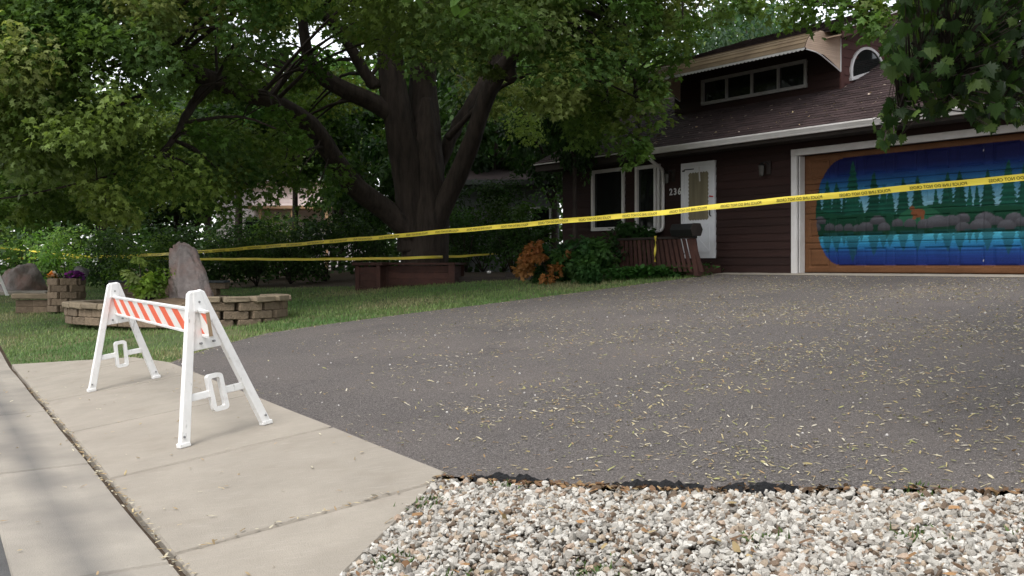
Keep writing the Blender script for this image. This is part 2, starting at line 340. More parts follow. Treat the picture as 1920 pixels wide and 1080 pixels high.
# lawn
lawn = edge_left[::-1]+[P(7.96, 1.5), P(9.2, 1.3), P(10.3, .55), P(11.1, .02), P(14, .02), P(18, .02), P(22, .02), P(30, .02), (-17, 40), (-12, 36), (-7.5, 28.8), (-6.1, 27.3), (-3.6, 25), (-1.4, 23.8), (-.2, 23.2), (1.0, 21.5), (1.9, 20.9), (2.9, 20.75), (3.7, 20.55)]
tag(sheet('lawn', lawn, 'turf', -.012, .5), kind='structure')
# grass blades
q = rand_in(lawn, 330000); s_, d_ = sd_(q[:, 0], q[:, 1])
keep = R.random(len(q)) < np.clip(17/np.hypot(q[:, 0], q[:, 1]), 0, 1)**1.5; q = q[keep]
worn = (np.hypot(q[:, 0]+4.9, q[:, 1]-15.2) < 1.0) & (R.random(len(q)) < .75); q = q[~worn]
n = len(q); pos = np.stack([q[:, 0], q[:, 1], T(q[:, 0], q[:, 1])-.02], 1)
fr = frames(n, .32); hgt = R.uniform(.035, .075, n)
px = np.sin(q[:, 0]*1.7+q[:, 1]*.6)+np.sin(q[:, 0]*.5-q[:, 1]*1.3+2)+R.normal(0, .6, n)
gc = np.where(px[:, None] > 1.2, np.array([[.30, .28, .14]]), np.where(px[:, None] < -1, np.array([[.11, .205, .058]]), np.array([[.175, .25, .08]])))*R.uniform(.7, 1.3, (n, 1))
a_, d__, nn_ = fr
V, I, S, C = stamp(pos, (a_, nn_, d__), np.stack([np.full(n, .0075), hgt, hgt], 1), [(-1, 0, 0), (1, 0, 0), (.2, 1, .45)], [(0, 1, 2)], gc)
tag(place('lawn_grass', mesh_np('lawn_grass', V, I, S, 'blade', C)), 'short mown grass of the front lawn beside the driveway', 'grass', kind='stuff')
# road
tag(sheet('road', [P(-6, -.66), P(12, -.66), P(40, -.66), P(40, -9), P(-6, -9)], 'road', -.02, 1.0), kind='structure')

def slabs(name, poly_sd, cuts, mat, thick=.12, gap=.034):
    """concrete slabs cut from a polygon in (s, d) street coordinates by joints of constant s"""
    root = tag(empty(name), kind='structure')
    def clip(poly, lim, sign):
        out = []
        for i in range(len(poly)):
            a, b = poly[i], poly[(i+1) % len(poly)]; fa = sign*(a[0]-lim); fb = sign*(b[0]-lim)
            if fa >= 0: out.append(a)
            if (fa >= 0) != (fb >= 0): t = fa/(fa-fb); out.append((lim, a[1]+(b[1]-a[1])*t))
        return out
    for k in range(len(cuts)-1):
        q = clip(clip(poly_sd, cuts[k]+gap/2, 1), cuts[k+1]-gap/2, -1)
        if len(q) < 3: continue
        q = dense(q, .5); m = len(q); c = (sum(p[0] for p in q)/m, sum(p[1] for p in q)/m)
        def pt(p, inset, dz):
            v = np.array([c[0]-p[0], c[1]-p[1]]); L = np.linalg.norm(v); p2 = (p[0]+v[0]/L*inset, p[1]+v[1]/L*inset); x, y = P(*p2); return (x, y, Tz(x, y)+dz)
        w = random.uniform(-.002, .003)
        vs = [pt(p, .012, .004+w) for p in q]+[pt(p, 0, -.010+w) for p in q]+[pt(p, 0, -thick) for p in q]+[(*P(*c), Tz(*P(*c))+.004+w)]
        fs = []
        for i in range(m):
            j = (i+1) % m; fs += [(i, j, 3*m), (m+i, m+j, j, i), (2*m+i, 2*m+j, m+j, m+i)]
        MB().add(vs, fs).build('slab', mat, root)
    return root
slabs('concrete_apron', [(-1.35, .022), (11.05, .022), (10.3, .55), (9.2, 1.3), (7.9, 1.50), (.5, 1.50), (-.56, .51)], [-1.4, .36, 2.33, 4.43, 6.57, 8.7, 11.1], 'concrete')
slabs('gutter_pan', [(-6, -.66), (40, -.66), (40, -.024), (-6, -.024)], [-6, -2.5, .24, 2.97, 5.9, 8.85, 11.8, 14.8, 18, 24, 32, 40], 'pan')

# ================================================================== HOUSE
H = empty('house', (HG[0], HG[1], ZG), math.atan2(HU[1], HU[0]))
tag(H, 'dark brown house with garage, white door and shingled roof', 'house')
WL, WR = -6.87, 5.9
DR = (-2.82, -1.936, .305, 2.18); W1 = (-5.756, -4.665, .94, 2.277); W2 = (-4.261, -3.521, .876, 2.258); GD = (0., 5.02, 0., 2.25)
mb = MB()   # solid walls behind the boards, with the openings left open
def wall_with_holes(mb, a0, a1, z0, z1, holes, b0, b1):
    xs = sorted({a0, a1, *[h[0] for h in holes], *[h[1] for h in holes]})
    for x0, x1 in zip(xs, xs[1:]):
        hs_ = sorted([h for h in holes if h[0] <= x0+1e-6 and h[1] >= x1-1e-6], key=lambda h: h[2]); z = z0
        for h in hs_:
            if h[2] > z: mb.box(x0, x1, b0, b1, z, h[2])
            z = h[3]
        if z < z1: mb.box(x0, x1, b0, b1, z, z1)
wall_with_holes(mb, WL, WR, -.15, 2.52, [DR, W1, W2, (GD[0]+.13, GD[1]-.13, 0, 2.13)], .02, .14)
mb.box(WL, WL+.12, .14, 6.2, -.15, 2.9); mb.box(WR-.12, WR, .14, 6.2, -.15, 2.9); mb.box(WL, WR, 6.2, 6.32, -.15, 2.9)
mb.build('wall', 'siding', H)
row = .148; z = .02
while z < 2.46:
    zt = min(z+row, 2.5); segs = [(WL, WR)]
    for h in (DR, W1, W2, GD):
        pad = .045 if h is not GD else 0
        if z+row*.6 > h[2]-pad and z+row*.4 < h[3]+pad:
            ns = []
            for s0, s1 in segs:
                if h[0]-pad > s0: ns.append((s0, min(s1, h[0]-pad)))
                if h[1]+pad < s1: ns.append((max(s0, h[1]+pad), s1))
            segs = [q for q in ns if q[1]-q[0] > .02]
    for s0, s1 in segs:
        cuts = [s0]
        while s1-cuts[-1] > 3.8: cuts.append(cuts[-1]+random.uniform(1.8, 3.2))
        cuts.append(s1)
        for c0, c1 in zip(cuts, cuts[1:]):
            MB().hexa([(c0, -.012, z-.018), (c1-.003, -.012, z-.018), (c1-.003, .018, z-.018), (c0, .018, z-.018), (c0, .004, zt), (c1-.003, .004, zt), (c1-.003, .018, zt), (c0, .018, zt)]).build('siding_board', 'siding', H)
    z += row
# garage opening trim, then the painted door
MB().box(.0, .13, -.03, .13, -.02, 2.13).build('door_jamb', 'trim', H, bevel=.006)
MB().box(4.89, 5.02, -.03, .13, -.02, 2.13).build('door_jamb', 'trim', H, bevel=.006)
MB().box(-.0, 5.02, -.034, .13, 2.131, 2.25).build('door_header', 'trim', H, bevel=.006)
MB().box(.145, .165, .02, .155, 0, 2.12).build('stop_strip', 'trim', H)
GDo = empty('garage_door'); GDo.parent = H; GDo.location = (.13, .17, 0)
tag(GDo, 'garage door with a painted lake and pine tree mural')
def lin(c): c = np.array(c, float)/255; return np.where(c <= .04045, c/12.92, ((c+.055)/1.055)**2.4)
PINES = [(.42,1.64),(.65,1.65),(.85,1.61),(1.01,1.41),(1.19,1.95),(1.37,1.25),(1.62,1.74),(1.81,1.49),(1.94,1.46),(2.19,1.6),(2.46,1.61),(2.79,1.39),(3.0,1.63),(3.21,1.64),(3.38,1.4),(3.5,1.39),(3.68,1.62),(4.01,1.74),(4.27,1.69),(4.5,1.5),(4.66,1.6)]
ROCKS = [(.49,.95,.17),(.42,.84,.12),(.7,.83,.15),(.9,.82,.12),(1.1,.82,.13),(1.28,.80,.12),(1.46,.81,.2),(1.69,.91,.2),(1.82,.8,.17),(2.08,.86,.15),(2.32,.85,.15),(2.6,.82,.2),(2.81,.84,.29),(3.06,.85,.23),(3.26,.9,.17),(3.63,.88,.23),(3.81,.83,.17),(4.1,.86,.2),(3.26,.76,.17),(3.55,.77,.25),(3.98,.76,.2),(4.23,.8,.17),(4.5,.82,.2),(4.7,.78,.15)]
def paint(a, z):
    c = np.tile(lin((116, 78, 50)), (len(a), 1))                                   # tan border
    a0, a1, z0, z1 = .40, 4.76, .146, 2.035; zm = (z0+z1)/2; hh = (z1-z0)/2
    t = np.clip(1-((z-zm)/hh)**2, 0, 1); rl = np.where(z < zm, .58, .72)
    inside = (z > z0) & (z < z1) & (a > a0+rl*(1-t**.42)) & (a < a1-rl*(1-t**.42))
    def ramp(z, st):
        zs = [s[0] for s in st]; cs = np.array([lin(s[1]) for s in st]); return np.stack([np.interp(z, zs, cs[:, k]) for k in range(3)], 1)
    skyc = ramp(z, [(1.0, (132, 176, 190)), (1.2, (108, 162, 184)), (1.42, (44, 118, 156)), (1.58, (22, 82, 134)), (1.72, (18, 48, 110)), (1.82, (18, 26, 82)), (2.04, (18, 20, 74))])
    wat = ramp(z, [(.14, (18, 34, 100)), (.3, (20, 52, 122)), (.36, (22, 72, 136)), (.38, (14, 44, 104)), (.42, (22, 92, 150)), (.52, (30, 124, 168)), (.62, (62, 160, 188)), (.72, (72, 158, 180))])
    wat *= (1+.08*np.sin(z*150+np.sin(a*3)*2))[:, None]
    p = np.where((z > .72)[:, None], skyc, wat)
    def pine(a, z, pa, pz, base, w):
        h = (pz-z)/(pz-base); saw = (h*9) % 1
        return (h > 0) & (z > base-.02) & (np.abs(a-pa) < w*(h**.75)*(.68+.34*saw)+.006)
    for i, (pa, pz) in enumerate(PINES):
        w = .09+.10*(pz-1.2)/.6 if pz > 1.45 else .075
        k = pine(a, z, pa, pz, .95, w); p[k] = (lin((16, 74, 60))*(.75+.5*((i*37) % 10)/10))*(1+.25*np.sin(z[k]*70))[:, None]
        rz = .70-(pz-.95)*.5; h = (z-rz)/(.70-rz); k = (h > 0) & (z < .72) & (np.abs(a-pa) < w*.8*np.clip(h, 0, 1)**.8*(.8+.3*((h*6) % 1)))
        p[k] = p[k]*.35+lin((16, 70, 66))*.65
    hill = 1.06+.05*np.sin(a*2.3+1)+.03*np.sin(a*5.1); k = (z < hill) & (z > .66); p[k] = lin((14, 66, 46))*(.65+.5*np.clip((z[k]-.8)/.3, 0, 1))[:, None]
    k = (np.abs(a-2.5) < .4) & (z < 1.12-((a-2.5)/.4)**2*.16) & (z > .8); p[k] = lin((34, 92, 66))
    # brown animal on the bank
    k = ((((a-2.47)/.13)**2+((z-1.0)/.07)**2) < 1) | ((((a-2.36)/.05)**2+((z-1.085)/.035)**2) < 1) | ((np.abs(a-2.39) < .03) & (z > .9) & (z < 1.06)) | ((np.abs(a-2.55) < .03) & (z > .88) & (z < 1.0))
    p[k] = lin((120, 70, 42))
    for ra, rz, rr in sorted(ROCKS, key=lambda q: -q[1]):
        rr = rr*.74; e = ((a-ra)/rr)**2+((z-rz+.03)/(.50*rr+.035))**2; k = (e < 1) & (z > rz-.075)
        p[k] = lin((98, 98, 106))*(.36+.62*np.clip((z[k]-rz+.05)/.14, 0, 1)*(1.15-e[k]*.4))[:, None]
    k = (z < .715) & (z > .655) & (np.sin(a*9)+np.sin(a*23) > -.6); p[k] = p[k]*.3+lin((18, 66, 66))*.7
    sp = (np.hypot(a-3.6, z-1.93) < .012) | (np.hypot(a-3.6, z-.22) < .012); p[sp] = .6
    c[inside] = p[inside]; g_ = c.mean(1, keepdims=True); br = 1+.05*np.sin(z*61+3*np.sin(a*2.1))+.04*np.sin(a*7+z*9)+R.normal(0, .06, len(a)); return (c*.93+g_*.07)*.74*br[:, None]
for k in range(4):
    z0 = .015+k*.53; z1 = z0+.524; na, nz = 330, 36; aa = np.linspace(0, 4.76, na); zz = np.linspace(z0, z1, nz)
    A, Zz = np.meshgrid(aa, zz); A = A.ravel(); Zz = Zz.ravel()
    rel = np.zeros(len(A)); cell = (A-.07) % .585; lz = Zz-z0
    def bandf(v, lo, hi, w=.016): return np.clip(np.minimum((v-lo)/w, (hi-v)/w), 0, 1)
    ring = bandf(cell, .05, .50)*bandf(lz, .09, .435)-.75*bandf(cell, .085, .465)*bandf(lz, .125, .40)
    dep = .018*ring
    lip = np.minimum(lz, (z1-Zz)); dep = dep+.006*np.clip(1-lip/.010, 0, 1)
    V = np.stack([A, dep, Zz], 1); I = np.arange((na-1)*(nz-1)); r0 = (I//(na-1))*na+I % (na-1)
    idx = np.stack([r0, r0+1, r0+na+1, r0+na], 1).ravel(); C = paint(A+.13, Zz)
    o = place('painted_panel', mesh_np('painted_panel', V, idx, np.full(len(r0), 4), 'paint', C, smooth=False), GDo)
    MB().box(0, 4.76, .03, .05, z0, z1).build('panel_backing', 'wood_dark', o)
# windows
def window(name, w, parent, fw=.055, mull=(), mat='trim', b0=-.03, depth=.10, label=None):
    a0, a1, z0, z1 = w; r = empty(name); r.parent = parent
    if label: r['label'] = label
    MB().box(a0-.02, a0+fw, b0, b0+depth, z0-.02, z1+.02).build('frame', mat, r); MB().box(a1-fw, a1+.02, b0, b0+depth, z0-.02, z1+.02).build('frame', mat, r)
    MB().box(a0+fw, a1-fw, b0+.002, b0+depth, z1-fw, z1+.02).build('frame', mat, r); MB().box(a0+fw, a1-fw, b0+.002, b0+depth, z0-.02, z0+fw).build('frame', mat, r)
    xs = [a0+fw, *mull, a1-fw]
    for m in mull: MB().box(m-.022, m+.022, b0+.004, b0+depth-.01, z0+fw, z1-fw).build('mullion', mat, r)
    for x0, x1 in zip(xs, xs[1:]): MB().box(x0, x1, b0+.055, b0+.062, z0+fw, z1-fw).build('pane', 'glass', r)
    return r
window('window', W1, H); w2 = window('window', W2, H)
MB().box(-3.66, -3.60, -.05, .02, .93, 2.2).build('storm_sash', 'trim', w2)
# front door
D = empty('front_door'); D.parent = H; D['label'] = 'white storm door with scalloped glass'
a0, a1, z0, z1 = DR
for x0, x1, zz0, zz1 in ((a0-.03, a0+.045, z0-.02, z1+.04), (a1-.045, a1+.03, z0-.02, z1+.04), (a0+.045, a1-.045, z1-.03, z1+.04)): MB().box(x0, x1, -.035, .06, zz0, zz1).build('frame', 'door_white', D)
MB().box(a0+.047, a1-.047, -.012, .03, z0-.02, z1-.032).build('leaf', 'door_white', D, bevel=.004)
gx0, gx1, gz0, gz1 = -2.635, -2.111, 1.07, 2.0
def scallop(x0, x1, z0, z1, n1, n2, r):
    pts = []
    def run(p, q, n, sx, sz):
        for k in range(n):
            for t in (0, .25, .5, .75): u = (k+t)/n; h = math.sin(t*math.pi)*r; pts.append((p[0]+(q[0]-p[0])*u+sx*h, p[1]+(q[1]-p[1])*u+sz*h))
    run((x0, z0), (x1, z0), n1, 0, -1); run((x1, z0), (x1, z1), n2, 1, 0); run((x1, z1), (x0, z1), n1, 0, 1); run((x0, z1), (x0, z0), n2, -1, 0); return pts
sc = scallop(gx0, gx1, gz0, gz1, 7, 12, .022)
MB().prism(sc, lambda x, z: (x, -.0155, z), lambda x, z: (x, -.0125, z)).build('curtained_pane', 'curtain', D)
mb = MB()
for x0, x1, zz0, zz1 in ((-2.7, -2.675, .40, .98), (-2.08, -2.055, .40, .98), (-2.675, -2.08, .40, .425), (-2.675, -2.08, .955, .98)): mb.box(x0, x1, -.022, -.0125, zz0, zz1)
for (xa, za), (xb, zb) in (((-2.67, .43), (-2.09, .95)), ((-2.67, .95), (-2.09, .43))):
    dx, dz = xb-xa, zb-za; L = math.hypot(dx, dz); nx_, nz_ = -dz/L*.012, dx/L*.012
    mb.prism([(xa-nx_, za-nz_), (xb-nx_, zb-nz_), (xb+nx_, zb+nz_), (xa+nx_, za+nz_)], lambda x, z: (x, -.020, z), lambda x, z: (x, -.0125, z))
mb.build('crossbuck', 'door_white', D)
MB().tube([(-2.02, -.02, 1.12), (-2.02, -.06, 1.14), (-2.02, -.06, 1.26), (-2.02, -.02, 1.28)], .011, 6).build('handle', 'black', D)
MB().box(-2.77, -2.50, -.03, -.013, 2.08, 2.10).build('closer_rod', 'black', D)
MB().hexa([(-2.335, -.03, 1.83), (-2.305, -.03, 1.83), (-2.305, -.02, 1.83), (-2.335, -.02, 1.83), (-2.36, -.03, 2.12), (-2.335, -.03, 2.12), (-2.335, -.02, 2.12), (-2.36, -.02, 2.12)]).build('paper_strip', 'trim', D)
MB().hexa([(-2.05, -.04, 1.50), (-1.94, -.04, 1.49), (-1.94, -.036, 1.49), (-2.05, -.036, 1.50), (-2.05, -.04, 1.53), (-1.94, -.04, 1.515), (-1.94, -.036, 1.515), (-2.05, -.036, 1.53)]).build('red_sticker', 'red', D)
for zz in (.36, 2.05): MB().box(-2.80, -2.74, -.05, -.035, zz, zz+.03).build('hinge', 'black', D)
# step, wall lamps, number
MB().box(-2.95, -1.75, -.75, -.02, -.05, .15).build('door_step', 'wood_red', H, bevel=.01)
def wall_lamp(a, z):
    r = empty('wall_lamp'); r.parent = H
    MB().box(a+.02, a+.12, -.03, -.012, z-.06, z+.19).build('back_plate', 'wood_dark', r)
    MB().tube([(a+.07, -.03, z+.12), (a+.05, -.09, z+.17), (a, -.14, z+.14)], .012, 6).build('arm', 'black', r)
    MB().tube([(a, -.14, z+.16), (a, -.14, z+.12), (a, -.14, z+.10)], [.012, .05, .065], 6).build('cap', 'black', r)
    MB().tube([(a, -.14, z+.10), (a, -.14, z-.08), (a, -.14, z-.10)], [.058, .04, .015], 6).build('lantern', 'lamp_glass', r)
wall_lamp(-.60, 1.90); wall_lamp(-3.16, 1.93)
def text_mesh(body, size, bold=0):
    cu = bpy.data.curves.new('text', 'FONT'); cu.body = body; cu.size = size; cu.offset = bold; cu.resolution_u = 3; o = bpy.data.objects.new('text', cu); COL.objects.link(o)
    dg = bpy.context.evaluated_depsgraph_get(); me = bpy.data.meshes.new_from_object(o.evaluated_get(dg))
    V = [tuple(v.co) for v in me.vertices]; Fs = [list(p.vertices) for p in me.polygons]; bpy.data.objects.remove(o); bpy.data.curves.remove(cu); bpy.data.meshes.remove(me); return V, Fs
for k, ch in enumerate('236'):
    V, Fs = text_mesh(ch, .19, .004); x = -3.21+k*.125
    MB().add([(x+v[0], -.022, 1.60+v[1]) for v in V]+[(x+v[0], -.014, 1.60+v[1]) for v in V], Fs+[[i+len(V) for i in f][::-1] for f in Fs]).build('house_digit', 'trim', H)
# lower roof
SLP = .51; EB, EZ = -.6, 2.53; RB = 2.8; zr = lambda b: EZ+SLP*(b-EB)
RL, RR = -7.15, 6.2
mb = MB(); mb.hexa([(RL, EB, EZ-.05), (RR, EB, EZ-.05), (RR, RB, zr(RB)-.05), (RL, RB, zr(RB)-.05), (RL, EB, EZ-.015), (RR, EB, EZ-.015), (RR, RB, zr(RB)-.015), (RL, RB, zr(RB)-.015)])
mb.hexa([(RL, RB, zr(RB)-.05), (RR, RB, zr(RB)-.05), (RR, 6.9, 2.3), (RL, 6.9, 2.3), (RL, RB, zr(RB)-.015), (RR, RB, zr(RB)-.015), (RR, 6.9, 2.34), (RL, 6.9, 2.34)])
for xa in (WL, WR-.12): mb.prism([(.14, 2.52), (6.2, 2.6), (RB, zr(RB)-.06)], lambda b, z, xa=xa: (xa, b, z), lambda b, z, xa=xa: (xa+.12, b, z))
roof = mb.build('roof', 'roof_base', H)
def shingles(name, a0, a1, b0, z0, slope, rows, exp, parent, skip=None):
    mb = MB(); cs = 1/math.hypot(1, slope); ub = np.array([0, cs, slope*cs]); un = np.array([0, -slope*cs, cs])
    for r in range(rows):
        x = a0-random.uniform(0, .3)
        while x < a1:
            w = random.uniform(.16, .34); x0 = max(x, a0); x1 = min(x+w-.006, a1); x += w
            if x1-x0 < .03: continue
            st = r*exp+random.uniform(-.006, .006)
            if skip and skip((x0+x1)/2, b0+st*cs): continue
            o = np.array([0, b0, z0]); t = random.uniform(.008, .016)
            A = o+ub*st; Bq = o+ub*(st+exp*1.15)
            g_ = random.uniform(.7, 1.35); mb.col = (.058*g_, .037*g_, .037*g_)
            q = lambda p, x, h: (x, *(p+un*h)[1:])
            mb.hexa([q(A, x0, -.004), q(A, x1, -.004), q(Bq, x1, -.012), q(Bq, x0, -.012), q(A, x0, t), q(A, x1, t), q(Bq, x1, .001), q(Bq, x0, .001)])
    return tag(mb.build(name, 'shingle', parent, cols=True), kind='stuff')
shingles('shingles', RL, RR, EB-.03, EZ, SLP, 27, .142, roof, lambda a, b: -4.2 < a < .1 and b > 1.3)
mb = MB(); mb.box(RL, RR, EB, EB+.025, EZ-.19, EZ-.03); mb.build('fascia', 'wood_dark', H)
MB().box(RL, RR, EB+.025, .0, EZ-.16, EZ-.14).build('soffit', 'wood_dark', H)
MB().box(RL-.02, -3.1, EB-.045, EB-.003, EZ-.035, EZ-.012).build('drip_edge', 'trim', H)
prof = [(0, 0), (0, -.115), (-.075, -.115), (-.085, -.09), (-.105, -.055), (-.12, -.03), (-.12, -.005), (-.108, -.005), (-.108, -.02), (-.02, -.02), (-.012, 0)]
gut = MB().prism(prof, lambda b, z: (-3.08, EB-.005+b, EZ-.012+z), lambda b, z: (RR, EB-.005+b, EZ-.012+z)).build('gutter', 'trim', H)
MB().tube(spline([(-3.12, EB-.05, EZ-.11), (-3.14, EB-.03, EZ-.22), (-3.3, -.2, EZ-.36), (-3.36, -.06, EZ-.50), (-3.36, -.06, 1.2), (-3.36, -.06, .98), (-3.42, -.07, .87), (-3.62, -.08, .85)], 4), .036, 8).build('downspout', 'trim', H, smooth=True)
# upper storey with awning
UA0, UA1, UB, UBK = -4.33, .15, 1.2, 6.0
mb = MB(); wall_with_holes(mb, UA0+.02, UA1-.02, 3.3, 4.47, [(-3.47, -.66, 3.62, 4.13)], UB+.02, UB+.12)
mb.box(UA0+.02, UA0+.12, UB+.12, UBK, 2.8, 4.6); mb.box(UA1-.12, UA1-.02, UB+.12, UBK, 2.8, 4.6)
urz = lambda b: 4.5+.33*(b-.7)
for xa in (UA0+.02, UA1-.12): mb.prism([(UB+.02, 4.47), (UBK, 4.58), (UBK-.4, urz(4.0)-.3), (4.0, urz(4.0)-.05)], lambda b, z, xa=xa: (xa, b, z), lambda b, z, xa=xa: (xa+.1, b, z))
mb.build('upper_wall', 'siding', H)
z = 3.40
while z < 4.44:
    zt = z+row; segs = [(UA0, UA1)]
    if zt > 3.60 and z < 4.13: segs = [(UA0, -3.50), (-.63, UA1)]
    for c0, c1 in segs:
        MB().hexa([(c0, UB-.012, z-.018), (c1, UB-.012, z-.018), (c1, UB+.018, z-.018), (c0, UB+.018, z-.018), (c0, UB+.004, zt), (c1, UB+.004, zt), (c1, UB+.018, zt), (c0, UB+.018, zt)]).build('siding_board', 'siding', H)
    z += row
z = 3.42
while z < 5.6:                                                   # gable end towards the driveway
    zt = z+.165; b0 = max(UB+.0, .7+(zt-4.36)/.33) if zt > 4.4 else UB
    if b0 < 5.4: MB().hexa([(UA1+.018, b0, z-.018), (UA1+.018, 5.8, z-.018), (UA1-.015, 5.8, z-.018), (UA1-.015, b0, z-.018), (UA1+.002, b0, zt), (UA1+.002, 5.8, zt), (UA1-.015, 5.8, zt), (UA1-.015, b0, zt)]).build('siding_board', 'siding_warm', H)
    z += .165
MB().box(UA1-.01, UA1+.028, UB-.03, UB+.06, 3.35, 4.40).build('corner_board', 'siding_warm', H)
window('upper_window', (-3.47, -.66, 3.62, 4.13), H, .045, (-2.76, -2.06, -1.36), 'trim_grey', UB-.03, label='strip of four panes under the awning')
# arched window
r = empty('arched_window'); r.parent = H; c = np.array([1.97, 3.80]); an = math.atan(.30); ra = .53
def arc(rad, n=20): return [(c[0]+rad*math.cos(an+math.pi*k/n), c[1]+rad*math.sin(an+math.pi*k/n)) for k in range(n+1)]
o_, i_ = arc(ra), arc(ra-.05); mb = MB()
for k in range(20): mb.prism([i_[k], i_[k+1], o_[k+1], o_[k]], lambda b, z: (UA1, b, z), lambda b, z: (UA1+.05, b, z))
mb.build('frame', 'trim', r)
dx, dz = math.cos(an), math.sin(an); p0 = c-np.array([dx, dz])*(ra+.03); p1 = c+np.array([dx, dz])*(ra+.03); nv = np.array([-dz, dx])*.05
MB().prism([tuple(p0-nv*.2), tuple(p1-nv*.2), tuple(p1+nv), tuple(p0+nv)], lambda b, z: (UA1, b, z), lambda b, z: (UA1+.07, b, z)).build('sill', 'trim', r)
MB().prism(arc(ra-.04), lambda b, z: (UA1+.02, b, z), lambda b, z: (UA1+.026, b, z)).build('pane', 'glass', r)
# upper roof
UL, UR = -4.8, .58; rb = 4.0
mb = MB(); mb.hexa([(UL, .7, 4.45), (UR, .7, 4.45), (UR, rb, urz(rb)-.05), (UL, rb, urz(rb)-.05), (UL, .7, 4.485), (UR, .7, 4.485), (UR, rb, urz(rb)-.015), (UL, rb, urz(rb)-.015)])
mb.hexa([(UL, rb, urz(rb)-.05), (UR, rb, urz(rb)-.05), (UR, 7.2, 4.5), (UL, 7.2, 4.5), (UL, rb, urz(rb)-.015), (UR, rb, urz(rb)-.015), (UR, 7.2, 4.54), (UL, 7.2, 4.54)])
uroof = mb.build('upper_roof', 'roof_base', H)
shingles('shingles', UL, UR, .67, 4.495, .33, 26, .135, uroof)
for zo, m_, x0, x1 in ((-.20, 'wood_red', UR-.03, UR-.005), (-.045, 'trim', UR-.002, UR+.03)):
    MB().hexa([(x0, .70, 4.485+zo), (x1, .70, 4.485+zo), (x1, rb, urz(rb)-.015+zo), (x0, rb, urz(rb)-.015+zo), (x0, .70, 4.51 if m_ == 'trim' else 4.438), (x1, .70, 4.51 if m_ == 'trim' else 4.438), (x1, rb, urz(rb)+(.01 if m_ == 'trim' else -.062)), (x0, rb, urz(rb)+(.01 if m_ == 'trim' else -.062))]).build('rake_board' if m_ == 'wood_red' else 'drip_edge', m_, uroof)
MB().hexa([(UA1, .72, 4.34), (UR-.03, .72, 4.34), (UR-.03, rb, urz(rb)-.16), (UA1, rb, urz(rb)-.16), (UA1, .72, 4.36), (UR-.03, .72, 4.36), (UR-.03, rb, urz(rb)-.14), (UA1, rb, urz(rb)-.14)]).build('rake_soffit', 'awning_end', uroof)
# awning of lapped slats with scalloped valance
AW = empty('window_awning'); AW.parent = H; AW['label'] = 'tan slatted metal awning with scalloped edge'
pr = [(.74, 4.475), (.62, 4.463), (.50, 4.44), (.40, 4.405), (.315, 4.355), (.25, 4.29), (.205, 4.215), (.175, 4.125)]
A0, A1 = -4.12, .15
for (b0, z0), (b1, z1) in zip(pr, pr[1:]):
    d = np.array([b1-b0, z1-z0]); L = np.linalg.norm(d); d /= L; nrm = np.array([d[1], -d[0]]); nrm = nrm if nrm[1] > 0 or nrm[0] < 0 else -nrm
    q = [(b0+nrm[0]*.002, z0+nrm[1]*.002), (b0+nrm[0]*.008, z0+nrm[1]*.008), (b1+d[0]*.012+nrm[0]*.020, z1+d[1]*.012+nrm[1]*.020), (b1+d[0]*.012+nrm[0]*.012, z1+d[1]*.012+nrm[1]*.012)]
    MB().prism(q, lambda b, z: (A0, b, z), lambda b, z: (A1, b, z)).build('awning_slat', 'awning', AW)
mb = MB(); n = 44
for k in range(n):
    x0 = A0+(A1-A0)*k/n; x1 = A0+(A1-A0)*(k+1)/n; m_ = (x0+x1)/2
    mb.prism([(x0, 4.13), (x0, 4.085), (x0*.75+x1*.25, 4.068), (m_, 4.062), (x0*.25+x1*.75, 4.068), (x1, 4.085), (x1, 4.13)], lambda x, z: (x, .160, z), lambda x, z: (x, .166, z))
mb.build('valance', 'trim', AW)
def end_panel(xa, sgn):
    fb = [p[0] for p in pr][::-1]; fz = [p[1] for p in pr][::-1]
    def front(z):
        if z >= 4.09: return float(np.interp(z, fz, fb))+.004
        t = (4.09-z)/(4.09-3.776); return .50+.70*t**.72 if z < 4.06 else .19+.31*(4.09-z)/.03
    z = 3.79; k = 0
    while z < 4.45:
        zt = z+.036; f0, f1 = front(z+.002), front(min(zt, 4.46)); o = .006
        MB().hexa([(xa+sgn*.012, f0, z), (xa+sgn*.012, UB-.03, z), (xa, UB-.03, z), (xa, f0, z), (xa+sgn*.003, f1, zt), (xa+sgn*.003, UB-.03, zt), (xa-sgn*.004, UB-.03, zt), (xa-sgn*.004, f1, zt)]).build('end_slat', 'awning_end', AW)
        z += .036
    pts = [(b, zz) for b, zz in [(.19, 4.085), (.30, 4.075), (.42, 4.066), (.50, 4.055), (.62, 4.02), (.76, 3.96), (.90, 3.90), (1.04, 3.84), (1.175, 3.775)]]
    MB().tube([(xa+sgn*.012, b, zz) for b, zz in pts], .012, 6).build('edge_trim', 'trim', AW)
    MB().tube([(xa+sgn*.012, UB-.03, 3.775), (xa+sgn*.012, UB-.03, 4.40)], .014, 6).build('edge_trim', 'trim', AW)
end_panel(A1+.005, 1); end_panel(A0-.005, -1)
# chimney of single bricks
CH = empty('chimney', (1.45, 3.2, 3.9)); CH.parent = roof; bm_ = [cbox_mesh('brick', 'brick', -.098, .098, -.045, .045, -.03, .03, c=.004, jit=.002, seed=k) for k in range(3)]
MB().box(-.30, .30, -.24, .24, 0, 2.1).build('mortar_core', 'mortar', CH)
for k in range(28):
    zz = .04+k*.075; off = .1 if k % 2 else 0
    for i in range(3): place('brick', bm_[(i+k) % 3], CH, (-.21+i*.21+off-.05, -.255, zz))
    for i in range(2): place('brick', bm_[(i+k+1) % 3], CH, (.315, -.13+i*.21+off-.03, zz), (0, 0, math.pi/2))

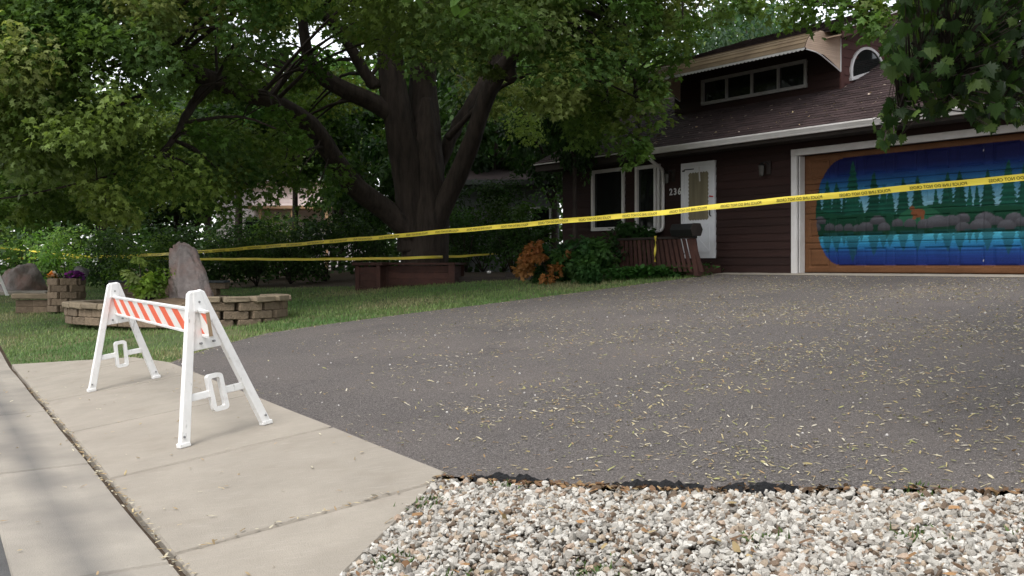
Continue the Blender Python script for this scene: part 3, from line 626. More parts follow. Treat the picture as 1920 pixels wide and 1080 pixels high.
# ---- things at the porch
RO = empty('porch_railing', (*gar(-2.6, -.9), ZG), math.atan2(HU[1], HU[0])); tag(RO, 'low brown wooden railing with slanted pickets in front of the door', 'railing')
MB().box(-1.16, 1.02, -.07, .07, .655, .70).build('top_rail', 'wood_dark', RO, bevel=.006)
MB().box(-1.1, 1.06, -.02, .02, .10, .15).build('bottom_rail', 'wood_red', RO)
for k in range(17):
    x = -1.08+k*.128; ln = .03+.20*(k/16)**1.3
    MB().hexa([(x+ln, -.042, .02), (x+ln+.085, -.042, .02), (x+ln+.085, -.022, .02), (x+ln, -.022, .02), (x, -.042, .65), (x+.085, -.042, .65), (x+.085, -.022, .65), (x, -.022, .65)]).build('picket', 'wood_red', RO)
MB().box(-1.15, -1.06, -.02, .07, -.06, .653).build('post', 'wood_red', RO)
MB().hexa([(1.06, -.05, -.06), (1.16, -.05, -.06), (1.16, .05, -.06), (1.06, .05, -.06), (.92, -.05, .653), (1.02, -.05, .653), (1.02, .05, .653), (.92, .05, .653)]).build('post', 'wood_red', RO)
MBX = empty('mailbox', (*gar(-1.78, -.93), ZG+.70), math.atan2(HU[1], HU[0])); tag(MBX, 'black six-sided mailbox standing on the end of the porch railing', 'mailbox')
hx = [(-.10, 0), (.10, 0), (.15, .12), (.09, .235), (-.09, .235), (-.15, .12)]
MB().prism(hx, lambda b, z: (-.30, b, z), lambda b, z: (.27, b, z)).build('body', 'black', MBX, bevel=.006)
MB().prism([(p[0]*1.06, p[1]*1.03-.002) for p in hx], lambda b, z: (.271, b, z), lambda b, z: (.29, b, z)).build('door', 'wood_dark', MBX, bevel=.004)
MB().tube([(.2, 0, 0), (.2, 0, -.03)], .04, 8).build('foot', 'black', MBX)
def ribbon(pts, wv, name, mat, parent=None):
    V = []; 
    for p, w in zip(pts, wv): V += [np.array(p)-np.array(w)/2, np.array(p)+np.array(w)/2]
    return MB().add(V, [(2*i, 2*i+1, 2*i+3, 2*i+2) for i in range(len(pts)-1)]).build(name, mat, parent, smooth=True)
x, y = gar(-2.55, -1.02); pts = [(x+.01*math.sin(k), y, ZG+.72-.085*k) for k in range(7)]
wv = [(math.cos(k*.9)*.05, math.sin(k*.9)*.05, 0) for k in range(7)]
tag(ribbon(pts, wv, 'tape_scrap', 'tape'), 'twisted scrap of yellow tape hanging on the porch railing', 'tape')

# ================================================================== BARRICADES
def barricade(A1, A2, label, over=.22):
    """A1, A2: (foot towards street, foot towards house, apex) of the two A-frames"""
    root = empty('barricade', tuple((np.array(A1[0])+np.array(A2[1]))/2)); tag(root, label, 'barricade', 'striped A-frame barricades')
    org = np.array(root.location); tops = []
    bd = np.array(A2[2], float)-np.array(A1[2], float); bd /= np.linalg.norm(bd)
    for L, Rr, ap in (A1, A2):
        L, Rr, ap = (np.array(k, float)-org for k in (L, Rr, ap)); mid = (L+Rr)/2; w = np.linalg.norm(Rr-L); ex = (Rr-L)/w
        ez = ap-mid; Hh = np.linalg.norm(ez); ez /= Hh; ey = np.cross(ez, ex); ey /= np.linalg.norm(ey); ey = ey if ey@bd > 0 else -ey
        sh = (ap-mid)@ex
        fr = empty('a_frame'); fr.parent = root
        p3 = lambda x, h, t: tuple(mid+ex*x+ez*h+ey*t)
        def plate(poly, t0, t1, name, mat='plastic', bev=.006, par=fr): return MB().prism(poly, lambda x, h: p3(x, h, t0), lambda x, h: p3(x, h, t1)).build(name, mat, par, bevel=bev)
        wf = w/2
        plate([(-wf-.036, 0), (-wf+.036, 0), (-.006, Hh-.03), (-.03, Hh), (-.06, Hh-.02)], -.028, .028, 'leg')
        plate([(wf-.036, 0), (wf+.036, 0), (.06, Hh-.02), (.03, Hh), (.006, Hh-.03)], -.028, .028, 'leg')
        plate([(-.034, Hh-.004), (.034, Hh-.004), (.06, Hh-.16), (-.06, Hh-.16)], -.033, .033, 'apex_cap', bev=.012)
        hw = lambda h: wf*(1-h/Hh)
        h0, h1 = .60*Hh, .86*Hh
        plate([(-hw(h0), h0), (hw(h0), h0), (hw(h1), h1), (-hw(h1), h1)], -.012, .012, 'gusset')
        hc = .30*Hh; [plate([(sg*hw(hc-.03), hc-.026), (sg*.045, hc-.026), (sg*.045, hc+.026), (sg*hw(hc+.03), hc+.026)], -.016, .016, 'crossbar') for sg in (-1, 1)]
        # moulded loop in the crossbar
        rw, rh, t = .062, .135, .030; ring = []
        def rr_(a, b, c, n=4):
            out = []
            for qx, qy, st in ((1, 1, 0), (-1, 1, 1), (-1, -1, 2), (1, -1, 3)):
                for k in range(n+1): an = (st+k/n)*math.pi/2; out.append((qx*(a-c)+c*math.cos(an), hc+qy*(b-c)+c*math.sin(an)))
            return out
        po, pi_ = rr_(rw, rh, .03), rr_(rw-t, rh-t, .012); m = MB()
        for k in range(len(po)):
            j = (k+1) % len(po); m.prism([po[k], po[j], pi_[j], pi_[k]], lambda x, h: p3(x, h, -.024), lambda x, h: p3(x, h, .024))
        m.build('loop_handle', 'plastic', fr)
        for x, h in ((0, Hh-.09), (-wf+.005, .07), (wf-.005, .07), (-.05, h0+.045), (.05, h0+.045)):
            q = np.array(p3(x, h, 0)); MB().tube([tuple(q-ey*.038), tuple(q+ey*.038)], .0085, 6).build('bolt', 'bolt', fr)
        for sx in (-1, 1): plate([(sx*wf-.042, -.002), (sx*wf+.042, -.002), (sx*wf+.040, .03), (sx*wf-.040, .03)], -.033, .033, 'foot_pad', 'plastic')
        tops.append((mid+ez*(.775*Hh), ez, ex))
    (c1, z1, x1), (c2, z2, x2) = tops; L = np.linalg.norm(c2-c1); ed = (c2-c1)/L; ezb = (z1+z2)/2; ezb -= ed*(ezb@ed); ezb /= np.linalg.norm(ezb); en = np.cross(ed, ezb)
    if en@x1 > 0: en = -en                                            # en faces the street
    q3 = lambda s, h, t: tuple(c1+ed*s+ezb*h+en*t); s0, s1 = -over, L+over; hb = .096
    B = MB(); pf = [(-hb, -.018), (-hb, .018), (-hb+.016, .018), (-hb+.020, .010), (hb-.020, .010), (hb-.016, .018), (hb, .018), (hb, -.018), (hb-.016, -.018), (hb-.020, -.010), (-hb+.020, -.010), (-hb+.016, -.018)]
    brd = B.prism(pf, lambda h, t: q3(s0, h, t), lambda h, t: q3(s1, h, t)).build('board', 'plastic', root)
    MB().prism([(-hb+.012, -.012), (-hb+.012, .012), (hb-.012, .012), (hb-.012, -.012)], lambda h, t: q3(s0-.012, h, t), lambda h, t: q3(s0-.001, h, t)).build('end_core', 'board_core', brd)
    hh = hb-.021; per = .50; k = -1
    for sg in (1, -1):
        MB().prism([(s0+.003, -hh), (s1-.003, -hh), (s1-.003, hh), (s0+.003, hh)], lambda s, h: q3(s, h, sg*.0101), lambda s, h: q3(s, h, sg*.0115)).build('reflective_sheet', 'sheet_white', brd)
    s = s0-.42
    while s < s1:
        poly = [(s+.30, -hh), (s+.30+per*.46, -hh), (s+per*.46, hh), (s, hh)]
        out = []
        def clip(poly, lim, sign):
            o = []
            for i in range(len(poly)):
                a, b = poly[i], poly[(i+1) % len(poly)]; fa = sign*(a[0]-lim); fb = sign*(b[0]-lim)
                if fa >= 0: o.append(a)
                if (fa >= 0) != (fb >= 0): t = fa/(fa-fb); o.append((lim, a[1]+(b[1]-a[1])*t))
            return o
        poly = [(s1+s0-a, b) for a, b in poly]
        poly = clip(clip(poly, s0+.004, 1), s1-.004, -1)
        if len(poly) > 2:
            for sg in (1, -1): MB().prism(poly, lambda s, h: q3(s, h, sg*.0118), lambda s, h: q3(s, h, sg*.0130)).build('stripe', 'orange', brd)
        s += per
    return root
nf, nf2, ff, ff2 = (-2.29, 7.26), (-1.82, 7.70), (-4.28, 10.59), (-3.75, 10.96); G3 = lambda p: (p[0], p[1], Tz(*p)+.008)
barricade((G3(nf), G3(nf2), (-2.262, 7.41, 1.185)), (G3(ff), G3(ff2), (-4.108, 10.71, 1.185)), 'white barricade with orange stripes standing on the concrete apron')
fa, fb = (-13.25, 25.65), (-12.62, 26.0); fc, fd = (-15.1, 28.9), (-14.5, 29.25)
mid3 = lambda a, b: (.5*(a[0]+b[0])-.05, .5*(a[1]+b[1]), Tz(*a)/2+Tz(*b)/2+1.08)
barricade((G3(fa), G3(fb), mid3(fa, fb)), (G3(fc), G3(fd), mid3(fc, fd)), 'distant white barricade cut off by the left picture edge')

# ================================================================== ROCKS AND BLOCK PLANTERS
def rock_mesh(name, mat, shape, sub=4, amp=.06, fr=2.2, seed=1, creases=6):
    import bmesh
    from mathutils import noise
    bm = bmesh.new(); bmesh.ops.create_icosphere(bm, subdivisions=sub, radius=1); off = Vector((seed*7.3, seed*3.1, seed*1.7)); rr = random.Random(seed)
    planes = []
    for _ in range(creases):
        v = Vector((rr.gauss(0, 1), rr.gauss(0, 1), rr.gauss(0, .7))).normalized(); planes.append((v, rr.uniform(.72, .92)))
    for v in bm.verts:
        p = v.co.copy()
        for nrm, d in planes:
            e = p.dot(nrm)-d
            if e > 0: p -= nrm*e*.85
        n1 = noise.fractal(p*fr+off, 1.0, 2.0, 5); p *= 1+amp*n1; v.co = shape(p)
    V = [tuple(v.co) for v in bm.verts]; Fs = [[v.index for v in f.verts] for f in bm.faces]; bm.free()
    return mesh_np(name, V, [i for f in Fs for i in f], [3]*len(Fs), mat, smooth=True)
def stone_shape(p):
    h = (p.z+1)/2; xl = -.37+.03*h+.16*max(0, h-.8); xr = .42-.05*h-.50*max(0, h-.30)**1.15
    if h > .9: xr -= (h-.9)*.3
    r = max(1e-3, math.sqrt(max(0, 1-p.z*p.z))); k = min(1, r*2.0)
    u = max(-1, min(1, p.x/r*1.0)) if r > 1e-3 else 0
    x = (xl+xr)/2+(xr-xl)/2*u*k; y = p.y*.33*(1-.35*h)-.05*math.exp(-((x+.12)/.05)**2)*(-1 if p.y < 0 else 0)*-1
    return Vector((x, y, h*1.28))
sx, sy = -5.70, 18.4
tag(place('standing_stone', rock_mesh('standing_stone', 'granite', stone_shape, 5, .13, 2.6, 3, 7), None, (sx, sy, .50)), 'tall pointed reddish granite stone standing in the block planter', 'rock')
bx, by = -12.95, 27.6
tag(place('boulder', rock_mesh('boulder', 'granite', lambda p: Vector((p.x*.66, p.y*.5, max(-.25, p.z)*.62+.12)), 5, .14, 2.0, 5), None, (bx, by, Tz(bx, by))), 'big rounded brown boulder at the far left of the lawn', 'boulder')
# stepped ring of retaining blocks around the stone
blk = [cbox_mesh('block', 'block', -.192, .192, -.14, .14, -.066, .066, c=.012, jit=.004, seed=k) for k in range(6)]
cpm = [cbox_mesh('cap_block', 'cap', -.205, .205, -.17, .17, -.044, .044, c=.012, jit=.008, seed=20+k) for k in range(5)]
RP = empty('block_planter', (-5.8, 17.9, Tz(-5.8, 17.9)-.02)); tag(RP, 'low ring planter of tan concrete blocks around the standing stone', 'planter')
ax = np.array([.9, -.436]); ay = np.array([.436, .9]); ra_, rb_ = 1.98, 1.05
def ringpt(t):
    c, s = math.cos(t), math.sin(t); e = .85; return ax*ra_*math.copysign(abs(c)**e, c)+ay*rb_*math.copysign(abs(s)**e, s)
ts = np.linspace(0, 2*math.pi, 2000); pp = np.array([ringpt(t) for t in ts]); cl = np.concatenate([[0], np.cumsum(np.linalg.norm(np.diff(pp, axis=0), axis=1))]); nb = int(cl[-1]/.40)
for cse in range(4):
    for k in range(nb):
        sl = (k+.5*(cse % 2))*cl[-1]/nb % cl[-1]; x = np.interp(sl, cl, pp[:, 0]); y = np.interp(sl, cl, pp[:, 1]); x2 = np.interp((sl+.05) % cl[-1], cl, pp[:, 0]); y2 = np.interp((sl+.05) % cl[-1], cl, pp[:, 1])
        rz = math.atan2(y2-y, x2-x)+random.uniform(-.04, .04); e = x*ax[0]+y*ax[1]; high = e > 1.25
        wx, wy = RP.location[0]+x, RP.location[1]+y; zb = .0
        top = 3 if high else 2
        if cse < top: place('block', blk[random.randrange(6)], RP, (x+random.uniform(-.01, .01), y+random.uniform(-.01, .01), zb+.05+cse*.136), (0, 0, rz))
        elif cse == top: place('cap_block', cpm[random.randrange(5)], RP, (x*1.012, y*1.012, zb+.03+cse*.136), (random.uniform(-.015, .015), random.uniform(-.015, .015), rz))
m = MB(); ring = [ringpt(t) for t in np.linspace(0, 2*math.pi, 40)[:-1]]
m.add([(p[0]*.93, p[1]*.93, .27) for p in ring]+[(0, 0, .42)], [(i, (i+1) % 39, 39) for i in range(39)]).build('bed_soil', 'bed_soil', RP, smooth=True)
# block pillar with flowers, bench slab, long low wall behind
PI = empty('block_pillar', (-8.95, 20.9, Tz(-8.95, 20.9))); tag(PI, 'short round pillar of brown blocks with purple flowers on top', 'planter')
for c_ in range(5):
    for k in range(6):
        a = (k+.5*(c_ % 2))*math.pi/3; place('block', blk[(k+c_) % 6], PI, (.21*math.cos(a), .21*math.sin(a), .06+c_*.134), (0, 0, a+math.pi/2), (.78, .9, 1))
MB().tube([(0, 0, 0), (0, 0, .66)], .24, 10).build('core', 'block', PI)
BS = empty('block_bench', (-9.75, 21.3, Tz(-9.75, 21.3)-.02)); tag(BS, 'small block ledge with a flat slab left of the pillar', 'planter')
for c_ in range(2):
    for k in range(2): place('block', blk[(k+2*c_) % 6], BS, (-.17+k*.36, 0, .06+c_*.134), (0, 0, .1))
place('cap_block', cpm[1], BS, (0, -.02, .335), (0, 0, .08), (2.0, 1.15, 1.2))
LWL = 4.3; LW = empty('low_block_wall', (-8.35, 22.2, Tz(-8.35, 22.2)-.05), -.05); tag(LW, 'low brown block wall with dark slate cap between pillar and standing stone', 'wall')
for c_ in range(4):
    for k in range(6): place('block', blk[(k*3+c_) % 6], LW, (k*.385+(.19 if c_ % 2 else 0), 0, .06+c_*.134), (0, 0, random.uniform(-.02, .02)))
for k in range(3): MB().box(-.2+k*.84, -.2+k*.84+.832, -.19, .19, .53, .575).build('slate_slab', 'slate_cap', LW, bevel=.008)
rx, ry = at(152, 500, 22.2)[:2]
tag(place('round_rock', rock_mesh('round_rock', 'grey_rock', lambda p: Vector((p.x*.17, p.y*.15, p.z*.17)), 3, .10, 2, 8), None, (rx, ry, LW.location[2]+.575+.15)), 'small round grey rock on the end of the low wall', 'rock')
# flowers on the pillar
def flower_clump(name, loc, cols, n, r, label, cat='flowers'):
    v = R.normal(0, 1, (n, 3)); v /= np.linalg.norm(v, axis=1, keepdims=True); pos = v*R.uniform(.4, 1, (n, 1))*np.array(r); pos[:, 2] = np.abs(pos[:, 2])
    c = np.array(cols)[R.integers(0, len(cols), n)]*R.uniform(.8, 1.2, (n, 1))
    A = stamp(pos, frames(n, .7), R.uniform(.05, .085, n), [(-.5,-.5,0),(.5,-.5,0),(.6,.3,.15),(0,.6,.05),(-.6,.3,.15)], [(0,1,2,3,4)], c)
    m = int(n*.9); p2 = pos[:m]*np.array([1, 1, .6]); B = stamp(p2, frames(m, .9), R.uniform(.06, .1, m), OVAL, OVAL_F, np.tile([[.05, .12, .03]], (m, 1))*R.uniform(.7, 1.3, (m, 1)))
    o = empty(name, loc); tag(o, label, cat)
    place('petals', mesh_np('petals', A[0], A[1], A[2], 'flower', A[3]), o); place('leaves', mesh_np('leaves', B[0], B[1], B[2], 'leaf', B[3]), o); return o
pz = PI.location[2]+.66
flower_clump('purple_flowers', (-8.78, 20.85, pz), [(.16, .02, .17), (.22, .03, .2), (.10, .015, .12)], 260, (.20, .16, .15), 'purple petunias spilling over the block pillar')
flower_clump('orange_flowers', (-9.20, 20.82, pz+.01), [(.8, .30, .04), (.7, .65, .55), (.75, .4, .1)], 70, (.10, .10, .12), 'orange and white flowers at the left of the block pillar')
# grey stone strip before the boulder
m = MB()
tag(MB().hexa([(-13.9, 26.55, Tz(-13.9, 26.55)-.02), (-11.75, 26.2, Tz(-11.75, 26.2)-.02), (-11.6, 26.75, Tz(-11.6, 26.75)-.02), (-13.9, 27.1, Tz(-13.9, 27.1)-.02), (-13.9, 26.55, Tz(-13.9, 26.55)+.07), (-11.75, 26.2, Tz(-11.75, 26.2)+.07), (-11.6, 26.75, Tz(-11.6, 26.75)+.07), (-13.9, 27.1, Tz(-13.9, 27.1)+.07)]).build('edging_slab', 'concrete', None, bevel=.02), 'flat pale concrete slab in front of the big boulder', 'slab')

# ================================================================== WOODEN PLANTER AT THE TREE
TX, TY = -2.10, 24.6; TZ = Tz(TX, TY)
WP = empty('wooden_planter', (0, 0, 0)); tag(WP, 'dark red wooden planter box around the base of the big tree', 'planter')
def boards(p, q, z0, z1, n, name, par, thick=.04, mat='wood_red'):
    p = np.array(p, float); q = np.array(q, float); d = (q-p)/np.linalg.norm(q-p); nn = np.array([d[1], -d[0]])*thick
    for k in range(n):
        a = z0+(z1-z0)*k/n; b = z0+(z1-z0)*(k+1)/n-.006
        MB().hexa([(*p, a), (*q, a), (*(q-nn), a), (*(p-nn), a), (*p, b), (*q, b), (*(q-nn), b), (*(p-nn), b)]).build(name, mat, par)
zb = Tz(-2.9, 23.8)
c_ = [(-2.98, 23.95), (-1.36, 23.45), (-1.25, 25.7), (-2.8, 26.2)]
for i in range(4): boards(c_[i], c_[(i+1) % 4], zb-.1, zb+.50, 4, 'side_board', WP)
for p in c_: MB().box(p[0]-.07, p[0]+.07, p[1]-.07, p[1]+.07, zb-.1, zb+.52).build('corner_post', 'wood_red', WP)
for i in range(4):
    p, q = np.array(c_[i]), np.array(c_[(i+1) % 4]); d = (q-p)/np.linalg.norm(q-p); nn = np.array([d[1], -d[0]])
    MB().hexa([(*(p+nn*.09-d*.1), zb+.523), (*(q+nn*.09+d*.1), zb+.523), (*(q-nn*.10+d*.1), zb+.523), (*(p-nn*.10-d*.1), zb+.523), (*(p+nn*.09-d*.1), zb+.565+.004*i), (*(q+nn*.09+d*.1), zb+.565+.004*i), (*(q-nn*.10+d*.1), zb+.565+.004*i), (*(p-nn*.10-d*.1), zb+.565+.004*i)]).build('cap_rail', 'wood_red', WP)
MB().add([(*p, zb+.42) for p in c_], [(0, 1, 2, 3)]).build('planter_soil', 'soil', WP)
SB = empty('planter_box', (0, 0, 0)); tag(SB, 'small square wooden box left of the tree planter', 'planter')
c2 = [(-3.50, 23.95), (-3.0, 23.78), (-2.86, 24.2), (-3.36, 24.37)]; zs = Tz(-3.3, 23.9)
c2 = [(p[0]-.02, p[1]-.25) for p in c2]
for i in range(4): boards(c2[i], c2[(i+1) % 4], zs-.1, zs+.50, 4, 'side_board', SB, mat='wood_red')
for p in c2: MB().box(p[0]-.045, p[0]+.045, p[1]-.045, p[1]+.045, zs-.1, zs+.53).build('corner_post', 'wood_red', SB)
MB().hexa([(c2[0][0]-.12, c2[0][1]-.10, zs+.531), (c2[1][0]+.10, c2[1][1]-.10, zs+.531), (c2[2][0]+.10, c2[2][1]+.1, zs+.531), (c2[3][0]-.12, c2[3][1]+.1, zs+.531), (c2[0][0]-.12, c2[0][1]-.10, zs+.60), (c2[1][0]+.10, c2[1][1]-.10, zs+.60), (c2[2][0]+.10, c2[2][1]+.1, zs+.60), (c2[3][0]-.12, c2[3][1]+.1, zs+.60)]).build('lid', 'wood_red', SB, bevel=.01)
TE = empty('timber_edging', (0, 0, 0)); tag(TE, 'low dark timber edging between the tree planter and the shrubs', 'edging')
pts = [(-1.2, 23.55), (-.15, 23.2), (.55, 22.6), (1.1, 21.9)]
for p, q in zip(pts, pts[1:]): boards(p, q, Tz(*p)-.05, Tz(*p)+.14, 2, 'timber', TE, .09, 'wood_dark')
wx, wy = at(917, 513, 23.4)[:2]
tag(place('white_pebble', rock_mesh('white_pebble', 'trim', lambda p: Vector((p.x*.05, p.y*.05, p.z*.035)), 2, .1, 2, 4), None, (wx, wy, Tz(-.15, 23.2)+.165)), 'small white pebble on the timber edging', 'rock')

# ================================================================== BIG TREE
BT = empty('big_maple', (TX, TY, TZ-.1)); tag(BT, 'huge old maple with spreading limbs over the lawn', 'tree')
def loc3(u, v, Y): p = at(u, v, Y); return np.array([p[0]-TX, p[1]-TY, p[2]-TZ+.1])
def limb(pts, r0, r1, name='limb', n=10, seg=5, mat='bark', par=BT, power=.8):
    sp = spline(pts, seg); k = len(sp); rad = [r0+(r1-r0)*(i/(k-1))**power for i in range(k)]
    sp = [p+np.array([random.gauss(0, 1), random.gauss(0, 1), random.gauss(0, 1)])*rad[i]*.07 for i, p in enumerate(sp)]
    MB().tube(sp, rad, n, True, .16).build(name, mat, par, smooth=True); return sp, rad
from mathutils import noise as MN
def bark_tube(sp, rad, name, n=36, depth=.10):
    pts = [Vector(p) for p in sp]; k = len(pts); vs = []; fs = []; prev = None; run = 0.
    for i, p in enumerate(pts):
        t = (pts[min(i+1, k-1)]-pts[max(i-1, 0)]).normalized(); run += (p-pts[i-1]).length if i else 0
        a = t.cross(Vector((0, 1, 0))).normalized() if prev is None else (prev-t*prev.dot(t)).normalized(); prev = a; b = t.cross(a)
        for q in range(n):
            an = q*2*math.pi/n; c, sn = math.cos(an), math.sin(an)
            f = MN.noise(Vector((c*3.4*(1+rad[i]*2), sn*3.4*(1+rad[i]*2), run*.75)))*.8+MN.noise(Vector((c*7, sn*7, run*2.2+9)))*.5
            f = -abs(f)*2+.55; lump = MN.noise(Vector((c*1.1+5, sn*1.1, run*.9)))
            r = rad[i]*(1+depth*f+.09*lump); vs.append(p+(a*c+b*sn)*r)
    for i in range(k-1):
        for q in range(n): fs.append((i*n+q, i*n+(q+1) % n, (i+1)*n+(q+1) % n, (i+1)*n+q))
    fs += [tuple(range(n))[::-1], tuple(range((k-1)*n, k*n))]
    return MB().add(vs, fs).build(name, 'bark', BT, smooth=True)
def trunk_mesh():
    zz = np.arange(-.3, 4.5, .07); prof = [(-.3, .80), (0, .70), (.25, .61), (.6, .555), (1.1, .525), (1.7, .52), (2.3, .50), (2.8, .45), (3.4, .34), (4.5, .12)]
    bark_tube([(.03*math.sin(z*1.3)+.02*z, 0, z) for z in zz], [float(np.interp(z, [p[0] for p in prof], [p[1] for p in prof])) for z in zz], 'trunk', 48, .11)
trunk_mesh()
LIMBS = []
def L(ptsuv, r0, r1, **k): LIMBS.append(limb([loc3(*p) for p in ptsuv], r0, r1, **k))
def LB(pts, n=32, seg=9):
    sp = spline([loc3(*p[:3]) for p in pts], seg); rr = np.interp(np.linspace(0, len(pts)-1, len(sp)), range(len(pts)), [p[3] for p in pts]); bark_tube(sp, rr, 'limb', n); LIMBS.append((sp, list(rr)))
LB([(780, 470, 24.55, .42), (776, 390, 24.5, .41), (766, 320, 24.45, .39), (752, 250, 24.4, .36), (738, 170, 24.4, .32), (731, 100, 24.4, .29), (727, 40, 24.5, .27), (735, -60, 24.5, .22), (750, -260, 24.6, .17), (760, -480, 24.7, .08)])
LB([(792, 470, 24.7, .43), (794, 390, 24.7, .43), (797, 320, 24.75, .42), (797, 250, 24.8, .38), (793, 170, 24.9, .33), (796, 100, 25.0, .30), (806, 30, 25.3, .26), (825, -80, 26.0, .2), (850, -260, 26.4, .1)])
LB([(808, 440, 24.35, .24), (834, 380, 24.3, .235), (860, 325, 24.25, .22), (888, 255, 24.1, .205), (913, 180, 23.9, .19), (955, 110, 23.5, .17), (1010, 60, 23.0, .16), (1060, 20, 22.6, .14), (1120, -50, 22, .11)])
L([(815, 330, 25.2), (845, 260, 25.4), (885, 190, 25.8), (925, 120, 26.3), (955, 60, 26.6), (960, -40, 27)], .19, .09)
L([(955, 150, 23.7), (958, 90, 23.5), (960, 40, 23.2), (955, -60, 23)], .16, .07)
LB([(775, 440, 24.35, .26), (725, 395, 24.1, .25), (665, 350, 23.5, .23), (625, 295, 22.9, .21), (585, 238, 22.3, .195), (530, 200, 21.6, .185), (480, 180, 21.0, .175), (400, 150, 20.3, .165), (350, 130, 19.9, .15), (312, 112, 19.6, .12), (270, 95, 19.3, .07)])
L([(400, 152, 20.3), (370, 185, 20.0), (350, 215, 19.7), (330, 255, 19.4), (300, 290, 19.2)], .12, .05)
L([(405, 150, 20.3), (350, 148, 20), (300, 155, 19.6), (260, 180, 19.2), (215, 200, 18.8)], .10, .03)
L([(300, 112, 19.5), (240, 118, 19), (170, 138, 18.4), (80, 150, 18)], .05, .02)
LB([(765, 235, 24.4, .23), (705, 195, 24.2, .21), (645, 168, 23.8, .19), (600, 140, 23.5, .17), (580, 110, 23.3, .14), (570, 60, 23, .11), (560, -30, 22.8, .08)])
L([(705, 165, 24.3), (680, 130, 24.2), (655, 85, 24.0), (625, 45, 23.8), (600, 20, 23.6), (560, -40, 23)], .16, .08)
L([(590, 135, 23.4), (550, 128, 23), (520, 160, 22.6), (490, 200, 22.2)], .09, .03)
L([(690, 150, 24.2), (720, 110, 24.4), (740, 90, 24.4)], .06, .03)
L([(840, 260, 24.9), (880, 215, 24.6), (930, 170, 24.2), (990, 140, 23.6)], .09, .03)
L([(80, 140, 18), (0, 155, 17.8), (-120, 160, 17.6)], .022, .012)
L([(170, 120, 18.4), (90, 70, 18.2), (0, 30, 18), (-100, -20, 18)], .022, .012)
L([(300, 290, 19.2), (220, 325, 19), (120, 350, 18.8), (20, 370, 18.6), (-90, 380, 18.5)], .025, .012)
L([(215, 200, 18.8), (140, 215, 18.5), (60, 205, 18.3)], .04, .015)
L([(1120, -50, 22), (1160, 20, 20.5), (1185, 110, 19.8), (1195, 200, 19.5), (1200, 270, 19.4)], .09, .015)
L([(1060, 20, 22.6), (1110, 60, 21.5), (1130, 140, 20.6), (1150, 220, 20.2)], .09, .015)
L([(1120, -50, 22), (1250, -40, 19), (1400, -20, 16), (1520, 0, 14.5), (1640, 20, 14)], .09, .012)
L([(230, 262, 20.4), (180, 258, 20.2), (110, 250, 20), (60, 240, 19.8)], .07, .03)
# crown
LOWU = [-250, 0, 130, 230, 300, 380, 450, 560, 640, 690, 720, 780, 850, 890, 980, 1060, 1120, 1180, 1235, 1290, 1340]
LOWV = [440, 432, 424, 412, 400, 395, 330, 300, 235, 150, 118, 105, 130, 225, 265, 245, 285, 312, 235, 150, 60]
PAL = [(.102, .168, .040), (.132, .202, .050), (.165, .226, .062), (.072, .130, .036), (.20, .25, .088)]
cen = []; rad = []; per = []
def holes(u, v):
    for hu, hv, hr in ((225, 150, 46), (610, 45, 30), (30, 25, 22), (655, 70, 22), (150, 185, 14), (690, 150, 16)):
        if math.hypot((u-hu), (v-hv)) < hr: return True
    return False
tries = 0
while len(cen) < 430 and tries < 20000:
    tries += 1; u = R.uniform(-230, 1330); v = R.uniform(-90, 470); r = R.uniform(.45, .85)
    dx = (u-CX)/F*23-TX; rng = 11.5**2-dx*dx
    if rng <= 0: continue
    Yc = TY+R.uniform(-1, .9)*math.sqrt(rng)*.72; rp = r*F/Yc
    if v+rp*.45 > np.interp(u, LOWU, LOWV): continue
    if u+rp*.8 > np.interp(v, [-90, 0, 60, 120, 200, 320], [1420, 1330, 1265, 1240, 1225, 1210]): continue
    if 590 < u < 985 and v+rp*.5 > 118 and Yc < TY+1.4: continue
    if u > 1000: Yc = R.uniform(18, 24)
    if 290 < u < 660 and 95 < v < 320 and Yc < 22.5 and R.random() < .80: continue
    if u < 300 and v < 280 and R.random() < .45: Yc = R.uniform(16.5, 19.5)
    if holes(u, v): continue
    p = at(u, v, Yc); cen.append(p); rad.append(r); per.append(355*(r/.65)**2)
parts = [clump_leaves(cen, rad, per, .106, LEAF, LEAF_F, PAL, tilt=.9)]
# drooping sprays on the right, in front of the roof, and lighter tufts hanging in front of the limbs
sp = [(1150, 230, 20), (1175, 260, 19.5), (1190, 280, 19.3), (1130, 190, 20), (1212, 215, 19), (1222, 190, 19), (1228, 160, 19), (1170, 205, 20), (1090, 130, 20.5), (1210, 150, 19), (1240, 120, 19), (1110, 215, 20), (1200, 290, 19.2),
      (1500, 12, 14.5), (1545, 0, 14.5), (1450, 0, 15), (1610, 30, 14), (1640, 14, 14), (1585, 2, 14.2), (1400, 10, 16), (1350, 20, 17), (1650, 48, 14), (1300, 40, 18), (1280, 70, 18.5), (1262, 95, 18.8),
      (545, 240, 19.5), (520, 215, 19.6), (560, 262, 19.4), (440, 140, 19), (455, 155, 19), (600, 120, 20), (640, 60, 20.5), (700, 30, 20), (770, 60, 19.5), (790, 90, 19.3), (850, 70, 19.6), (905, 100, 20), (920, 135, 19.8), (880, 40, 20), (395, 255, 18.5), (340, 330, 19), (430, 345, 20), (470, 330, 20.5), (510, 345, 21), (560, 335, 21.5), (600, 350, 22), (640, 330, 22.5), (410, 380, 20), (530, 310, 21), (480, 365, 20.5)]
cen2 = [at(*p) for p in sp]; rad2 = [R.uniform(.24, .40) for _ in sp]
parts.append(clump_leaves(cen2, rad2, [R.integers(80, 130) for _ in sp], .112, LEAF, LEAF_F, [(.085, .145, .030), (.115, .170, .042), (.07, .125, .026)], flat=1.0))
